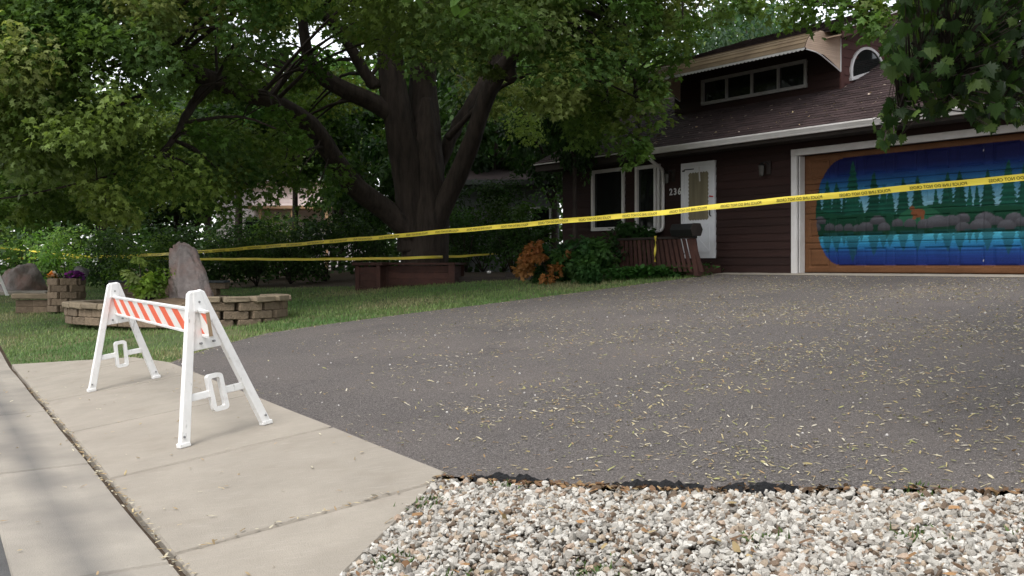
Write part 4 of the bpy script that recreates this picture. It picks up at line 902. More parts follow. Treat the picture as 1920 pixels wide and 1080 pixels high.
# upper crown, above the picture
cu = []; ru = []
while len(cu) < 380:
    q = R.normal(0, 1, 3); q /= np.linalg.norm(q); q *= R.uniform(.45, 1)**.5; p = np.array([TX-.5, TY-1, 9.0])+q*np.array([11.5, 9.5, 8.5])
    if p[2] > ZC+(HY+110)/F*p[1]: cu.append(p); ru.append(R.uniform(.8, 1.3))
parts.append(clump_leaves(cu, ru, [130]*len(cu), .25, OVAL, OVAL_F, PAL))
V, I, S, C = join_arrays(parts); V = V-np.array([TX, TY, TZ-.1])
tag(place('crown', mesh_np('crown', V, I, S, 'leaf', C), BT), kind='stuff')
# twigs reaching from the limbs to the leaf clumps
LP = np.concatenate([np.array(s[0]) for s in LIMBS]); LR = np.concatenate([np.array(s[1]) for s in LIMBS]); m = MB()
for p in list(cen)+list(cen2):
    q = np.array(p)-np.array([TX, TY, TZ-.1]); d = np.linalg.norm(LP-q, axis=1)+np.where(LP[:, 2] > q[2]+1.0, 1.5, 0); i = int(np.argmin(d)); a = LP[i]; dd = np.linalg.norm(q-a)
    if dd > 3.6: continue
    mid1 = a*.6+q*.4+np.array([random.gauss(0, .12), random.gauss(0, .12), .10*dd]); r0 = min(LR[i]*.6, .012+.012*dd)
    m.tube(spline([a, mid1, q*.85+a*.15+np.array([0, 0, .05*dd]), q], 3), np.linspace(r0, .006, 10), 5, False)
tag(m.build('twigs', 'bark', BT, smooth=True), kind='stuff')

# ================================================================== OTHER TREES AND SHRUBS
def crown_mesh(name, nl, ls, pal, nclump=34, seed=0, tall=1.0, hollow=.35):
    c = []; r = []
    for _ in range(nclump):
        q = R.normal(0, 1, 3); q /= np.linalg.norm(q); q *= R.uniform(hollow, 1)**.5*.82; c.append(q*np.array([1, 1, tall])); r.append(R.uniform(.20, .36))
    V, I, S, C = clump_leaves(c, r, [nl//nclump]*nclump, ls, OVAL, OVAL_F, pal, outward=.8, flat=.85)
    return mesh_np(name, V, I, S, 'leaf', C)
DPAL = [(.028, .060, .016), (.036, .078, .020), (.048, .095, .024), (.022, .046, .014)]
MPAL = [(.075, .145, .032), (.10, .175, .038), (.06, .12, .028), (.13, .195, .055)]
CPAL = [(.040, .075, .040), (.05, .09, .05), (.065, .105, .055)]
proto = {'dark': [crown_mesh('crown', 5200, .085, DPAL) for _ in range(2)], 'mid': [crown_mesh('crown', 5200, .08, MPAL) for _ in range(3)], 'blue': [crown_mesh('crown', 9000, .05, CPAL, 54) for _ in range(1)]}
def tree(name, label, x, y, h, r, kind, trunk=.16, low=.30, tall=None, group=None, mat='bark', lean=0):
    z = Tz(x, y)-.05; t = empty(name, (x, y, z)); tag(t, label, 'tree', group)
    ch = h*(1-low)/2; cz = h*low+ch
    pts = spline([(0, 0, -.2), (lean*.3, .05, h*.3), (lean*.6, -.05, h*.55), (lean, 0, h*.85)], 4)
    MB().tube(pts, np.linspace(trunk, trunk*.25, len(pts)), 9, True, .12).build('trunk', mat, t, smooth=True)
    for k in range(4):
        a = random.uniform(0, 6.28); z0 = h*(low+.12*k); MB().tube(spline([(lean*z0/h, 0, z0), (math.cos(a)*r*.35, math.sin(a)*r*.35, z0+.16*h), (math.cos(a)*r*.7, math.sin(a)*r*.7, z0+.22*h)], 3), np.linspace(trunk*.5, .02, 7), 6).build('branch', mat, t, smooth=True)
    o = tag(place('crown', random.choice(proto[kind]), t, (lean, 0, cz), (0, 0, random.uniform(0, 6.28)), (r, r, ch)), kind='stuff'); return t
def TU(u, Y): return ((u-CX)/F*Y, Y)
GB = 'trees behind the lawn'
BGT = [  # u, Y, height, radius, kind, trunk, low, label
    (-120, 40, 8.5, 4.2, 'mid', .18, .12, 'mid green tree at the far left edge behind the boulder'),
    (60, 44, 7.6, 3.6, 'dark', .16, .10, 'dark tree above the boulder at the left'),
    (190, 40, 7.0, 3.2, 'mid', .15, .12, 'leafy tree behind the round rock'),
    (330, 46, 8.2, 3.6, 'dark', .17, .14, 'dark tree behind the standing stone'),
    (447, 36, 7.2, 2.6, 'dark', .17, .48, 'bare-trunked dark tree left of the pale neighbour house'),
    (553, 35, 7.4, 2.6, 'dark', .13, .50, 'slim tree in front of the pale neighbour house'),
    (640, 38, 7.4, 3.0, 'mid', .14, .30, 'leafy tree just left of the big maple trunk'),
    (560, 58, 13, 4.6, 'mid', .25, .25, 'tall tree rising behind the pale neighbour house'),
    (860, 44, 11.5, 3.4, 'dark', .2, .15, 'dark tree right of the big maple trunk'),
    (1010, 40, 9.6, 2.9, 'mid', .18, .28, 'mid green tree between maple and house'),
    (1140, 42, 11, 3.4, 'mid', .2, .20, 'green tree behind the left end of the roof'),
    (930, 36, 7.5, 2.2, 'dark', .15, .34, 'dark leaning tree over the grey neighbour house'),
    (1040, 32, 6.5, 1.6, 'dark', .13, .30, 'dark bushy tree against the left house corner'),
    (700, 33, 5.0, 1.7, 'dark', .10, .10, 'dense dark tree hidden behind the big maple trunk'),
    (625, 42, 6.4, 1.6, 'mid', .1, .2, 'young light tree at the right side of the pale house'),
    (1078, 22.6, 4.7, .72, 'dark', .07, .42, 'slender dark evergreen before the left roof end'),
    (1095, 30, 5.6, .95, 'dark', .12, .22, 'narrow dark tree beside the house corner'),
    (1275, 46, 12.6, 3.9, 'blue', .2, .10, 'grey green tree behind the awning'),
    (1400, 48, 13.2, 3.9, 'blue', .2, .10, 'grey green tree behind the upper roof'),
    (1500, 58, 14.6, 4.6, 'mid', .2, .20, 'distant tree above the ridge of the upper roof'),
    (760, 62, 17, 6, 'mid', .3, .2, 'very tall tree far behind the big maple'),
    (200, 66, 13, 6, 'mid', .3, .2, 'broad far tree on the left skyline'),
    (-60, 62, 12, 5, 'dark', .3, .2, 'far dark tree at the left edge skyline'),
    (390, 70, 14, 5.5, 'dark', .3, .2, 'far dark tree between standing stone and neighbour house'),
    (960, 68, 17, 6, 'mid', .3, .2, 'tall far tree between maple and house'),
    (1150, 72, 17, 6, 'mid', .3, .2, 'tall far tree above the left roof end'),
    (1335, 56, 16.5, 4.6, 'mid', .2, .15, 'tall tree in the gap left of the dormer'),
    (1460, 62, 17.5, 4.6, 'blue', .2, .15, 'tall grey tree above the right part of the dormer'),
    (1720, 50, 12, 4.5, 'mid', .25, .2, 'tree behind the house near the chimney')]
BGT2 = [(-19, -9, 13, 5.5, 'first'), (-8, -13, 14, 6, 'second'), (4, -12, 13, 5.5, 'third'), (15, -9, 13, 5.5, 'fourth'), (-27, 3, 13, 6, 'fifth'), (-2, -24, 15, 7, 'sixth'), (-30, 18, 12, 5, 'seventh')]  # trees out of view, added to keep low sky light off the house front
for x, y, h, r, w in BGT2: tree('unseen_shade_tree', 'unseen tree added across the street to shade the house, %s from the left' % w, x, y, h, r, 'mid', .25, .22, group='unseen trees added for shade')
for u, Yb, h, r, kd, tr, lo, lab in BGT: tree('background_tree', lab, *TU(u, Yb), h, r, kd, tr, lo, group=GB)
def shrub(name, label, x, y, h, r, pal, n, ls, z=None, tmpl=OVAL, faces=OVAL_F, nc=12, group=None, cat='shrub', tilt=.75):
    z = Tz(x, y)-.04 if z is None else z; s = empty(name, (x, y, z)); tag(s, label, cat, group); c = []; rr = []
    for _ in range(nc):
        a = R.uniform(0, 6.28); q = R.uniform(0, 1)**.5; zz = R.uniform(.18, .85); c.append((math.cos(a)*q*r*.7, math.sin(a)*q*r*.7, zz*h)); rr.append(R.uniform(.25, .42)*min(r*1.2, h))
    V, I, S, C = clump_leaves(c, rr, [n//nc]*nc, ls, tmpl, faces, pal, flat=.9, outward=.8, tilt=tilt)
    V[:, 2] = np.maximum(V[:, 2], .01)
    tag(place('foliage', mesh_np('foliage', V, I, S, 'leaf', C), s), kind='stuff')
    m = MB()
    for k in range(5): m.tube([(random.gauss(0, .03), random.gauss(0, .03), 0), (c[k][0]*.5, c[k][1]*.5, c[k][2]*.5), c[k]], [.022, .015, .006], 5)
    m.build('stems', 'bark', s, smooth=True); return s
HG_ = 'shrubs along the back of the lawn'
HED = [(905, 30.5, 2.9, 1.0, 'D', 'tall dark shrub before the grey house wall'), (945, 31, 3.2, 1.0, 'D', 'tallest dark shrub beside the grey house downspout'), (855, 31, 3.0, 1.1, 'D', 'tall dark shrub hidden by the right maple limb'), (-60, 36, 2.6, 1.6, 'M', 'bright leafy shrub at the far left behind the boulder'), (40, 36, 2.2, 1.4, 'M', 'light green shrub directly behind the boulder'), (125, 31, 1.9, 1.2, 'M', 'green shrub behind the purple flowers'), (205, 30, 1.7, 1.1, 'D', 'dark shrub behind the left part of the low wall'),
       (270, 29, 1.8, 1.2, 'M', 'green shrub behind the middle of the low wall'), (335, 30, 1.9, 1.2, 'D', 'dark shrub behind the standing stone'), (410, 30, 1.8, 1.2, 'D', 'dark shrub right of the standing stone'), (480, 30, 1.9, 1.2, 'D', 'dark shrub at the back lawn edge left of centre'),
       (545, 29.5, 1.7, 1.1, 'D', 'dark shrub below the pale neighbour house'), (610, 29.5, 2.0, 1.2, 'D', 'dark shrub behind the small wooden box'), (668, 29, 2.3, 1.2, 'D', 'tall dark shrub touching the left of the maple trunk'), (875, 29, 2.0, 1.0, 'D', 'dark shrub right behind the maple trunk'),
       (1000, 26.5, 2.4, .9, 'D', 'dark tall shrub by the left house corner'), (960, 27.5, 2.0, .9, 'D', 'dark shrub in front of the grey neighbour house'), (440, 33, 2.3, 1.3, 'M', 'lighter shrub at the foot of the bare-trunked tree'), (520, 33, 2.1, 1.2, 'M', 'lighter shrub in front of the neighbour porch')]
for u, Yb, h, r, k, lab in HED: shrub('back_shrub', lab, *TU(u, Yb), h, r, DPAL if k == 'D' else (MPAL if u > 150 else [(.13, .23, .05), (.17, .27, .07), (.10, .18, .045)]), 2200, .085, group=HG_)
# golden shrub left of the standing stone
shrub('golden_shrub', 'yellow green leafy shrub left of the standing stone', *TU(278, 18.1), .62, .42, [(.19, .33, .055), (.25, .37, .08), (.34, .38, .13)], 1300, .075, z=RP.location[2]+.30, nc=9)
shrub('golden_shrub', 'pale tipped young plant rising above the golden shrub', *TU(268, 18.4), .95, .17, [(.46, .48, .20), (.32, .42, .10)], 420, .085, z=RP.location[2]+.30, nc=7)
# shrubs by the porch: scale-leaved sprays
SPR = [(0,0,0),(.16,.3,0),(.34,.55,-.03),(.14,.62,0),(.20,.95,-.08),(0,.8,0),(-.20,.95,-.08),(-.14,.62,0),(-.34,.55,-.03),(-.16,.3,0)]; SPR_F = [(0,1,2,3,4,5),(0,5,6,7,8,9)]
GP = [(.035, .095, .03), (.05, .12, .035), (.065, .14, .04)]
s1 = shrub('juniper', 'green scale-leaved shrub with rusty orange branch tips by the porch', *TU(1035, 21.2), .85, .55, GP, 1900, .13, tmpl=SPR, faces=SPR_F, nc=11, tilt=1.0)
V, I, S, C = clump_leaves([(-.44, -.2, .62), (-.54, -.15, .42), (-.34, -.25, .78), (.05, -.55, .35), (-.1, -.5, .14), (-.60, -.05, .28), (-.25, -.45, .55), (.30, -.5, .60)], [.18, .19, .14, .11, .12, .14, .1, .09], [130, 130, 70, 50, 50, 60, 36, 26], .12, SPR, SPR_F, [(.34, .155, .06), (.27, .12, .045)], tilt=1.0)
tag(place('rusty_tips', mesh_np('rusty_tips', V, I, S, 'leaf', C), s1), kind='stuff')
shrub('juniper', 'green scale-leaved shrub right of the rusty tipped one', *TU(1112, 20.9), .95, .5, GP, 1900, .13, tmpl=SPR, faces=SPR_F, nc=11, tilt=1.0)
shrub('juniper', 'small low green shrub in front of the scale-leaved pair', *TU(1100, 20.3), .5, .36, GP, 1000, .12, tmpl=SPR, faces=SPR_F, nc=8, tilt=1.0)
x, y = gar(-3.75, -.55); shrub('window_shrub', 'dark green shrub under the narrow window above the railing', x, y, 1.05, .50, [(.03, .075, .022), (.045, .10, .03)], 1600, .10, z=ZG+.1, nc=10)
# ground cover at the foot of the railing
n = 1500; t = R.random(n); A = np.array(at(1150, 520, 20.6)[:2]); B = np.array(at(1318, 512, 20.3)[:2]); q = A+(B-A)*t[:, None]+R.normal(0, .16, (n, 2)); hgt = R.uniform(.03, .22, n)
V, I, S, C = stamp(np.stack([q[:, 0], q[:, 1], T(q[:, 0], q[:, 1])+hgt], 1), frames(n, .8), R.uniform(.07, .14, n), OVAL, OVAL_F, np.array([[.05, .13, .03]])*R.uniform(.6, 1.6, (n, 1)))
tag(place('ground_cover', mesh_np('ground_cover', V, I, S, 'leaf', C)), 'leafy ground cover along the foot of the porch railing', 'plants', kind='stuff')
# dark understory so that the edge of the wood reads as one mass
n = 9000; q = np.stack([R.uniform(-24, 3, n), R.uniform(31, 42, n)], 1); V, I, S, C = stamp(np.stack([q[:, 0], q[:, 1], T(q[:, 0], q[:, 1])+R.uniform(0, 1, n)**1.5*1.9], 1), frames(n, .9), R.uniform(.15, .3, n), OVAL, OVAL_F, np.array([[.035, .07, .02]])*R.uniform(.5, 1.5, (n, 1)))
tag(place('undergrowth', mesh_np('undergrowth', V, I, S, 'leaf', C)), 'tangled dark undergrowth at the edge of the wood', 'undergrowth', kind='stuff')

n = 26000; a = R.uniform(-.75, .75, n); dd = R.uniform(85, 100, n); hh = R.uniform(0, 1, n)*(9+3*np.sin(a*23)+2*np.sin(a*61))
V, I, S, C = stamp(np.stack([np.sin(a)*dd, np.cos(a)*dd, 1+hh], 1), frames(n, .9), R.uniform(.5, .9, n), OVAL, OVAL_F, np.array([[.05, .095, .028]])*R.uniform(.5, 1.5, (n, 1)))
tag(place('far_woods', mesh_np('far_woods', V, I, S, 'leaf', C)), 'far off wood closing the view between the houses', 'woods', kind='stuff')

# ================================================================== NEIGHBOUR HOUSES
def neighbour(name, label, x0, x1, y, z0, h, mat, roofmat='roof_base', wins=(), depth=7, rise=2.0, fas='trim'):
    t = empty(name, ((x0+x1)/2, y, z0)); tag(t, label, 'house'); w = (x1-x0)/2
    MB().box(-w, w, .05, depth, -1, h).build('wall', mat, t)
    z = 0.
    while z < h-.05:
        MB().hexa([(-w, -.012, z), (w, -.012, z), (w, .049, z), (-w, .049, z), (-w, .012, z+.2), (w, .012, z+.2), (w, .049, z+.2), (-w, .049, z+.2)]).build('siding_board', mat, t); z += .2
    m = MB().prism([(-.5, h), (depth+.5, h), (depth/2, h+rise)], lambda b, z: (-w-.4, b, z), lambda b, z: (w+.4, b, z)); m.build('roof', roofmat, t)
    MB().box(-w-.42, w+.42, -.53, -.5, h-.02, h+.14).build('fascia', fas, t)
    for a0, a1, b0, b1 in wins:
        wd = empty('window'); wd.parent = t
        for q in ((a0-.07, a0, b0-.07, b1+.07), (a1, a1+.07, b0-.07, b1+.07), (a0, a1, b1, b1+.07), (a0, a1, b0-.07, b0)): MB().box(q[0], q[1], -.05, -.013, q[2], q[3]).build('frame', 'trim', wd)
        MB().box(a0, a1, -.03, -.02, b0, b1).build('pane', 'glass', wd)
    return t
nw = neighbour('neighbour_house', 'pale pinkish neighbour house glimpsed through the trees', -14.2, -8.2, 50, 1.0, 4.4, 'nbr_white', wins=((-1.6, -.7, 1.4, 2.6), (1.2, 2.0, 1.3, 2.4)))
for a in (-.6, .9, 2.5): MB().box(a, a+.14, -1.6, -1.46, -.5, 3.0).build('porch_post', 'nbr_tan', nw)
MB().box(-1.2, 3.2, -1.7, -.02, 3.0, 3.14).build('porch_roof', 'nbr_tan', nw); MB().box(-1.2, 3.2, -1.62, -1.56, 1.75, 1.85).build('porch_rail', 'trim', nw)
ng = neighbour('grey_house', 'dark grey sided neighbour house behind the maple planter', -1.75, 1.5, 33, 1.15, 2.75, 'nbr_grey', wins=((.75, 1.3, .95, 2.0),), rise=.9, fas='nbr_grey')
MB().tube([(1.52, -.08, 2.9), (1.52, -.08, .2)], .04, 6).build('downspout', 'trim', ng)

# ================================================================== POLICE TAPE
def tape(name, label, pts, width, period=None, twist=0, seed=1):
    rr = random.Random(seed); sp = np.array(spline(pts, 26)); seg = np.linalg.norm(np.diff(sp, axis=0), axis=1); cl = np.concatenate([[0], np.cumsum(seg)]); Ls = np.arange(0, cl[-1], .05)
    C = np.stack([np.interp(Ls, cl, sp[:, k]) for k in range(3)], 1); tg = np.gradient(C, axis=0); tg /= np.linalg.norm(tg, axis=1, keepdims=True)
    up = np.array([0, 0, 1.]); sid = np.cross(tg, up); sid /= np.linalg.norm(sid, axis=1, keepdims=True); nv = np.cross(sid, tg)
    ang = np.zeros(len(Ls)); 
    for k in range(5): ang += twist*math.sin(k+seed)*np.sin(Ls*(.25+.22*k)+seed*1.7+k)
    wv = nv*np.cos(ang)[:, None]+sid*np.sin(ang)[:, None]; fn = np.cross(tg, wv)
    C[:, 2] += .004*np.sin(Ls*1.9)+.003*np.sin(Ls*4.3)
    root = empty(name, tuple(C[0])); tag(root, label, 'tape'); o = C[0]
    V = []; Fs = []
    for i in range(len(Ls)):
        for t in (-.5, -.17, .17, .5): V.append(C[i]-o+wv[i]*width*t+fn[i]*(.004*math.cos(t*6+Ls[i]*.8)))
    for i in range(len(Ls)-1):
        for k in range(3): Fs.append((4*i+k, 4*i+k+1, 4*i+k+5, 4*i+k+4))
    MB().add(V, Fs).build('ribbon', 'tape', root, smooth=True)
    if period:
        TV, TF = text_mesh('POLICE LINE DO NOT CROSS', .052, .0003); xs = max(v[0] for v in TV); sc_ = period*.74/xs
        s = .2
        while s+period*.75 < Ls[-1]:
            vs = []
            for sg in (1, -1):
                for v in TV:
                    q = s+v[0]*sc_; f = q/.05; i = min(int(f), len(Ls)-2); fr_ = f-i
                    c = C[i]*(1-fr_)+C[i+1]*fr_; w = wv[i]; hh = (v[1]-.021)*1.0
                    vs.append(c-o+w*hh+fn[i]*sg*.0065)
            nT = len(TV); MB().add(vs, TF+[[a+nT for a in f][::-1] for f in TF]).build('lettering', 'ink', root)
            s += period
    return root
# printed side faces the house, so from the street the words run backwards: strung from the right (near) to the left (far)
main = [at(2010, 324, 10.6), at(1920, 333, 11.0), at(1700, 353, 11.97), at(1490, 373, 13.1), at(1200, 402, 15.1), at(925, 426, 17.5), at(700, 446, 20.2), at(480, 464, 23.8), at(360, 473, 26.3), at(240, 480, 29.3), at(110, 483, 33.5), at(0, 485, 38.4)]
tape('police_tape', 'long yellow police line tape running across the driveway to the garage side', main, .076, .90, .22, 3)
back = [at(936, 476, 28.2), at(900, 478, 27), at(850, 481, 25.3), at(826, 482, 24.15), at(790, 483, 23.8), at(745, 484, 24.1), at(600, 486, 25.6), at(360, 485.5, 28.5), at(230, 483, 31), at(130, 478, 33), at(18, 466, 35.5), at(-60, 458, 37)]
tape('police_tape', 'second yellow tape wrapped around the maple trunk near the planter', back, .062, None, .35, 8)

# ================================================================== GRAVEL, FABRIC, LITTER
gv = [(-.815*1.36, 1.737*1.36), (-.72, 4.25), (-.43, 5.6)]+[(p[0], p[1]-.015) for p in gravel_edge[1:6]]+[(4.2, 3.6), (4.2, 1.6), (-.6, 1.6)]
tag(sheet('gravel_bed', gv, 'soil', -.045, .25, .006), kind='structure')
vis = [(-.86, 3.7), (-.72, 4.22), (-.41, 5.62), (.11, 5.34), (.5, 5.14), (.87, 5.0), (1.5, 4.84), (2.3, 4.56), (3.0, 4.25), (2.8, 3.2), (-.9, 3.2)]
q = rand_in(vis, 62000); patch = np.sin(q[:, 0]*2.1+1)+np.sin(q[:, 1]*3.3+q[:, 0]*1.2)
edge_d = np.interp(q[:, 0], [p[0] for p in gravel_edge], [p[1] for p in gravel_edge])-q[:, 1]
q = q[(R.random(len(q)) < np.where(edge_d < .10, .6, 1)*np.where(patch > 1.2, .5, 1))]; n = len(q)
rs = np.clip(R.lognormal(math.log(.0105), .36, n), .004, .023)
ph = (1+5**.5)/2; ico = np.array([(-1,ph,0),(1,ph,0),(-1,-ph,0),(1,-ph,0),(0,-1,ph),(0,1,ph),(0,-1,-ph),(0,1,-ph),(ph,0,-1),(ph,0,1),(-ph,0,-1),(-ph,0,1)])/math.hypot(1, ph)
icf = [(0,11,5),(0,5,1),(0,1,7),(0,7,10),(0,10,11),(1,5,9),(5,11,4),(11,10,2),(10,7,6),(7,1,8),(3,9,4),(3,4,2),(3,2,6),(3,6,8),(3,8,9),(4,9,5),(2,4,11),(6,2,10),(8,6,7),(9,8,1)]
pos = np.stack([q[:, 0], q[:, 1], T(q[:, 0], q[:, 1])-.035+rs*.5+R.uniform(0, .028, n)], 1)
cw = np.array([(.47, .445, .40), (.40, .375, .335), (.54, .515, .47), (.31, .285, .25), (.35, .28, .21), (.35, .265, .20), (.14, .10, .07), (.26, .24, .215)]); cc = cw[R.choice(8, n, p=[.20, .20, .16, .12, .10, .06, .09, .07])]*R.uniform(.8, 1.15, (n, 1))
V, I, S, C = stamp(pos, frames(n, 1.2), np.stack([rs*R.uniform(.9, 1.5, n), rs*R.uniform(.8, 1.2, n), rs*R.uniform(.5, .85, n)], 1), ico, icf, cc)
V = V+R.normal(0, 1, V.shape)*np.repeat(rs, 12)[:, None]*.15
tag(place('gravel', mesh_np('gravel', V, I, S, 'stone_chip', C)), 'white crushed stone gravel beside the concrete apron', 'gravel', kind='stuff')
def scatter(name, label, q, zf, pal, ls, ws, parent=None, cat='leaf litter', tilt=.28, lift=.006):
    n = len(q); z = zf(q); pos = np.stack([q[:, 0], q[:, 1], z+lift], 1); L_ = R.uniform(*ls, n); Wd = R.uniform(*ws, n)
    C = np.array(pal)[R.integers(0, len(pal), n)]*R.uniform(.75, 1.2, (n, 1))
    A = stamp(pos, frames(n, tilt), np.stack([Wd, L_, L_], 1), [(-.5,-.45,.02),(.35,-.5,0),(.5,0,.10),(.30,.5,.05),(-.2,.42,.12),(-.5,0,.05)], [(0,1,2,5),(2,3,4,5)], C)
    return tag(place(name, mesh_np(name, A[0], A[1], A[2], 'flake', A[3]), parent), label, cat, kind='stuff')
LPAL = [(.46, .38, .20), (.40, .33, .16), (.50, .44, .29), (.36, .24, .12), (.30, .30, .12), (.54, .49, .39)]
q = rand_in(dw, 120000); q = q[(q[:, 1] < 20.5) & (q[:, 0] < .52*q[:, 1]+.5)]; s_, d_ = sd_(q[:, 0], q[:, 1]); u_ = CX+F*q[:, 0]/q[:, 1]
den = np.clip((u_-520)/950, .05, 1)*np.clip(1.25-q[:, 1]/30, .35, 1)*(.70+.30*(np.sin(q[:, 0]*2.3+q[:, 1])+np.sin(q[:, 1]*1.9-q[:, 0]*1.1))/1.2)
q = q[R.random(len(q)) < den*.62]; k = R.integers(0, len(q), 260); dr = np.repeat(q[k], R.integers(3, 14, 260), 0); dr = dr+R.normal(0, .10, dr.shape)*np.array([1.6, .9]); q = np.concatenate([q, dr[in_poly(dr[:, 0], dr[:, 1], dw)]]); t_ = R.random(260); el = np.array(edge_left); e_ = np.stack([np.interp(t_*9, range(10), el[:, 0]), np.interp(t_*9, range(10), el[:, 1])], 1)+np.array([.06, -.12])+R.normal(0, .07, (260, 2)); q = np.concatenate([q, e_])
scatter('driveway_litter', 'dry yellow leaf and seed litter scattered over the asphalt driveway', q, lambda q: T(q[:, 0], q[:, 1]), LPAL, (.014, .058), (.005, .0125))
ap = [P(-1.3, .02), P(10.5, .02), P(7.9, 1.48), P(.5, 1.48), P(-.5, .55)]; q = np.concatenate([rand_in(ap, 420), rand_in([P(-1, -.64), P(9, -.64), P(9, -.02), P(-1, -.02)], 260)])
seam = R.uniform(-.5, 8, 230); q = np.concatenate([q, np.array([P(s, R.normal(0, .018)) for s in seam]), np.array([P(.36+R.normal(0, .02), d) for d in R.uniform(.1, 1.45, 40)])])
scatter('apron_litter', 'dry seed wings scattered over the concrete apron and its seam', q, lambda q: T(q[:, 0], q[:, 1])+.006, [(.46, .36, .20), (.50, .42, .28), (.36, .25, .14), (.52, .47, .36), (.30, .22, .12)], (.022, .060), (.006, .014))
q = rand_in(vis, 260); scatter('gravel_litter', 'brown and orange dead leaves lying among the gravel', q, lambda q: T(q[:, 0], q[:, 1])+.012, [(.30, .17, .08), (.22, .12, .06), (.14, .085, .05), (.36, .27, .14)], (.025, .06), (.012, .03), tilt=.5)
t = R.random(330); ge = np.array(gravel_edge[:6]); q = np.stack([np.interp(t, np.linspace(0, 1, 6), ge[:, 0]), np.interp(t, np.linspace(0, 1, 6), ge[:, 1])-.03], 1)+R.normal(0, .022, (330, 2))
scatter('edge_litter', 'brown dead leaf crumbs along the edge between asphalt and gravel', q, lambda q: T(q[:, 0], q[:, 1])+.002, [(.16, .09, .05), (.24, .14, .07), (.33, .22, .11), (.10, .065, .04)], (.02, .055), (.01, .03), tilt=.6)
n = 640; qa = R.uniform(-6.6, 6, n); qb = R.uniform(-.5, 2.6, n); k = ~((qa > -4.35) & (qa < .2) & (qb > 1.05)); qa, qb = qa[k], qb[k]; keep = R.random(len(qa)) < np.where(qa > -2, 1, .75); qa, qb = qa[keep], qb[keep]
sc_ = scatter('roof_litter', None, np.stack([qa, qb], 1), lambda q: EZ+SLP*(q[:, 1]-EB)+.016, [(.46, .36, .30), (.55, .45, .38), (.36, .26, .16), (.42, .34, .2)], (.04, .10), (.02, .05), parent=roof, cat=None, tilt=.5)
# pebbles on the drive
q = rand_in(dw, 900); q = q[(q[:, 1] < 14) & (q[:, 0] < .5*q[:, 1])][:110]; n = len(q); rs = R.uniform(.004, .011, n)
V, I, S, C = stamp(np.stack([q[:, 0], q[:, 1], T(q[:, 0], q[:, 1])+rs*.5], 1), frames(n, 1.2), rs, ico, icf, np.array([[.6, .57, .54]])*R.uniform(.7, 1.1, (n, 1)))
tag(place('loose_chips', mesh_np('loose_chips', V, I, S, 'stone_chip', C)), 'stray white gravel chips lying on the asphalt', 'gravel', kind='stuff')
# torn landscape fabric along the asphalt edge
def fabric(p0, p1, w, seed, label):
    rr = random.Random(seed); n = 22; p0 = np.array(p0); p1 = np.array(p1); d = (p1-p0); nn = np.array([-d[1], d[0]])/np.linalg.norm(d); nn = nn if nn[1] > 0 else -nn; V = []
    for i in range(n+1):
        t = i/n; c = p0+d*t; env = math.sin(math.pi*min(1, max(0, t)))**.6; ww = w*(.25+.75*env)*(1+.45*math.sin(seed+t*17))*rr.uniform(.55, 1.15); lift = .003+.016*env*abs(math.sin(t*9+seed))**2+.012*rr.random()**2*env
        for k, f in enumerate((-.6, -.2, .2, .6)):
            q = c+nn*ww*f; z = Tz(*q)+(-.03 if k == 0 else (.006+lift*(.5 if k == 1 else 1.0 if k == 2 else .55))); V.append((*q, z+rr.uniform(-.004, .011)))
    Fs = [(4*i+k, 4*i+k+1, 4*i+k+5, 4*i+k+4) for i in range(n) for k in range(3)]
    o = MB().add(V, Fs).build('weed_fabric', 'fabric', None); m = o.modifiers.new('thickness', 'SOLIDIFY'); m.thickness = .003
    return tag(o, label, 'fabric', 'torn fabric along the gravel')
fabric((-.20, 5.52), (.20, 5.31), .05, 2, 'narrow strip of black fabric nearest the apron corner')
fabric((.50, 5.165), (.92, 4.985), .085, 5, 'torn black fabric flap in the middle of the gravel edge')
fabric((.98, 4.965), (1.34, 4.865), .08, 9, 'black fabric flap at the right of the gravel edge')
# weeds in the gravel
n = 520; cts = np.array([(1.85, 4.72), (2.2, 4.2), (.0, 5.35), (-.42, 5.2), (.35, 4.0), (-.5, 4.4), (1.0, 4.2), (1.6, 4.1), (-.25, 4.05), (2.05, 3.95)]); k = R.integers(0, len(cts), n); q = cts[k]+R.normal(0, .06, (n, 2))
f3 = frames(n, .5); V, I, S, C = stamp(np.stack([q[:, 0], q[:, 1], T(q[:, 0], q[:, 1])-.01], 1), (f3[0], f3[2], f3[1]), np.stack([np.full(n, .006), R.uniform(.01, .04, n), R.uniform(.02, .05, n)], 1), [(-1,0,0),(1,0,0),(.8,.6,.3),(0,1,.7)], [(0,1,2,3)], np.array([[.075, .12, .03]])*R.uniform(.6, 1.4, (n, 1)))
tag(place('gravel_weeds', mesh_np('gravel_weeds', V, I, S, 'blade', C)), 'small green weeds sprouting between the gravel stones', 'weeds', kind='stuff')

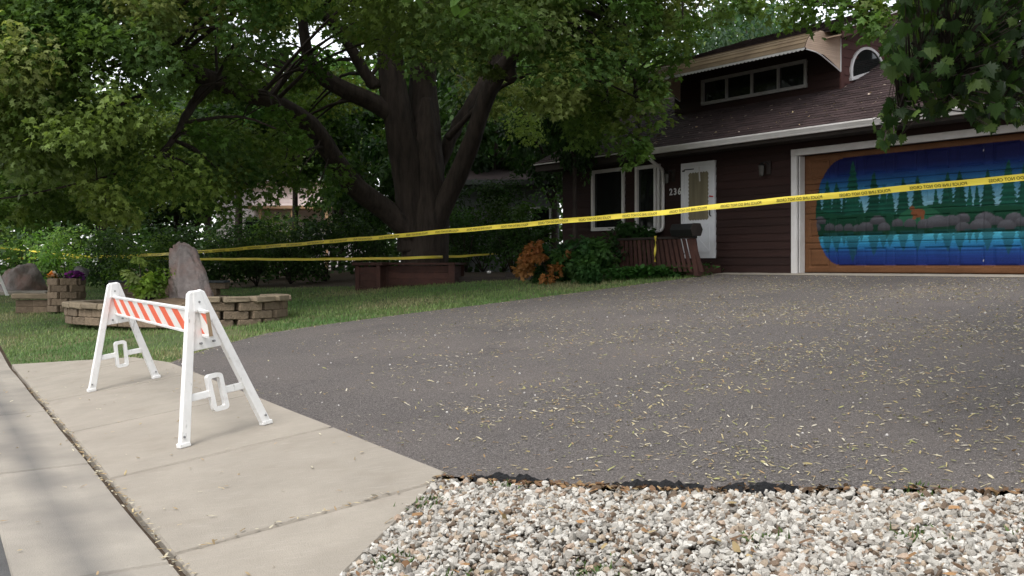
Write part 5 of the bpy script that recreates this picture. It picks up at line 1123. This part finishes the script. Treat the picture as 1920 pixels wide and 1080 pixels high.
# ================================================================== NEAR MAPLE BRANCH AT THE RIGHT
NM = empty('near_maple', (4.9, 5.6, Tz(4.9, 5.6)-.1)); tag(NM, 'dark maple branch with large lobed leaves hanging in at the upper right', 'tree'); nl = np.array(NM.location)
MB().tube(spline([(0, 0, 0), (.05, 0, 1.5), (-.05, .05, 3), (0, 0, 5)], 4), np.linspace(.24, .14, 13), 12, True, .1).build('trunk', 'bark', NM, smooth=True)
tag(place('crown', proto['mid'][1], NM, (-.3, .2, 5.6), (0, 0, 1), (3.4, 3.4, 2.0)), kind='stuff')
mp = []
for (x, y) in [(0,0),(.10,.02),(.34,-.10),(.30,.08),(.52,.14),(.42,.24),(.62,.40),(.44,.42),(.50,.56),(.26,.50),(.30,.72),(.17,.68),(0,1.0)]: mp.append((x, y, -.32*abs(x)+.12*x*x-.16*y*y))
MAP = mp+[(-x, y, z) for x, y, z in mp[-2:0:-1]]; MAP_F = [tuple(range(0, 13)), (0,)+tuple(range(12, 24))]
poly = [(1655, 275), (1640, 235), (1690, 165), (1660, 125), (1655, 70), (1690, 40), (1700, -60), (1960, -60), (1960, 190), (1905, 235), (1870, 215), (1860, 250), (1835, 240), (1800, 190), (1750, 225), (1700, 215), (1690, 262)]
uu = R.uniform([1630, -70], [1960, 285], (4000, 2)); uu = uu[in_poly(uu[:, 0], uu[:, 1], poly)]
keep = R.random(len(uu)) < np.where((uu[:, 0] < 1790) & (uu[:, 1] > 120) & (np.abs(uu[:, 1]-150-(uu[:, 0]-1690)*.1) > 70), .27, .46); uu = uu[keep]
uu = np.concatenate([uu, np.array([(1672, 225), (1665, 252), (1690, 210), (1868, 245)])]); n = len(uu); Yn = R.uniform(4.7, 6.0, n); pos = np.array([at(a, b, c) for (a, b), c in zip(uu, Yn)])
d = np.stack([R.normal(0, .45, n), R.normal(0, .45, n), -np.abs(R.normal(.8, .3, n))], 1); d /= np.linalg.norm(d, axis=1, keepdims=True); nn = np.stack([R.normal(0, .6, n), -np.abs(R.normal(.4, .5, n)), R.uniform(.1, 1.2, n)], 1); nn -= d*(d*nn).sum(1, keepdims=True); nn /= np.linalg.norm(nn, axis=1, keepdims=True)
sz = R.uniform(.045, .092, n); c = np.array([(.016, .036, .009), (.025, .052, .011), (.050, .085, .017), (.066, .105, .024)])[R.choice(4, n, p=[.4, .35, .17, .08])]*R.uniform(.7, 1.3, (n, 1))
V, I, S, C = stamp(pos-nl-d*sz[:, None]*.4, (np.cross(d, nn), d, nn), sz, MAP, MAP_F, c)
tag(place('leaves', mesh_np('leaves', V, I, S, 'leaf', C), NM), kind='stuff')
Bp = [[(0, 0, 2.6), at(1980, -20, 5.6)-nl, at(1880, 60, 5.4)-nl, at(1780, 110, 5.3)-nl, at(1700, 190, 5.2)-nl, at(1672, 235, 5.2)-nl], [at(1880, 60, 5.4)-nl, at(1870, 130, 5.3)-nl, at(1862, 215, 5.2)-nl], [at(1940, 0, 5.5)-nl, at(1800, 20, 5.6)-nl, at(1700, 40, 5.7)-nl], [at(1780, 110, 5.3)-nl, at(1770, 160, 5.2)-nl, at(1760, 205, 5.2)-nl]]
bpts = []
for k, b in enumerate(Bp): s_p = spline(b, 6); bpts += s_p; MB().tube(s_p, np.linspace(.03 if k == 0 else .010, .004, len(s_p)), 6).build('branch', 'bark', NM, smooth=True)
bpts = np.array(bpts); m = MB()
for p in (pos-nl-d*sz[:, None]*.4):
    i = int(np.argmin(np.linalg.norm(bpts-p, axis=1))); m.tube([bpts[i], bpts[i]*.4+p*.6+np.array([0, 0, .03]), p], [.004, .003, .002], 4, False)
tag(m.build('leaf_stalks', 'bark', NM, smooth=True), kind='stuff')
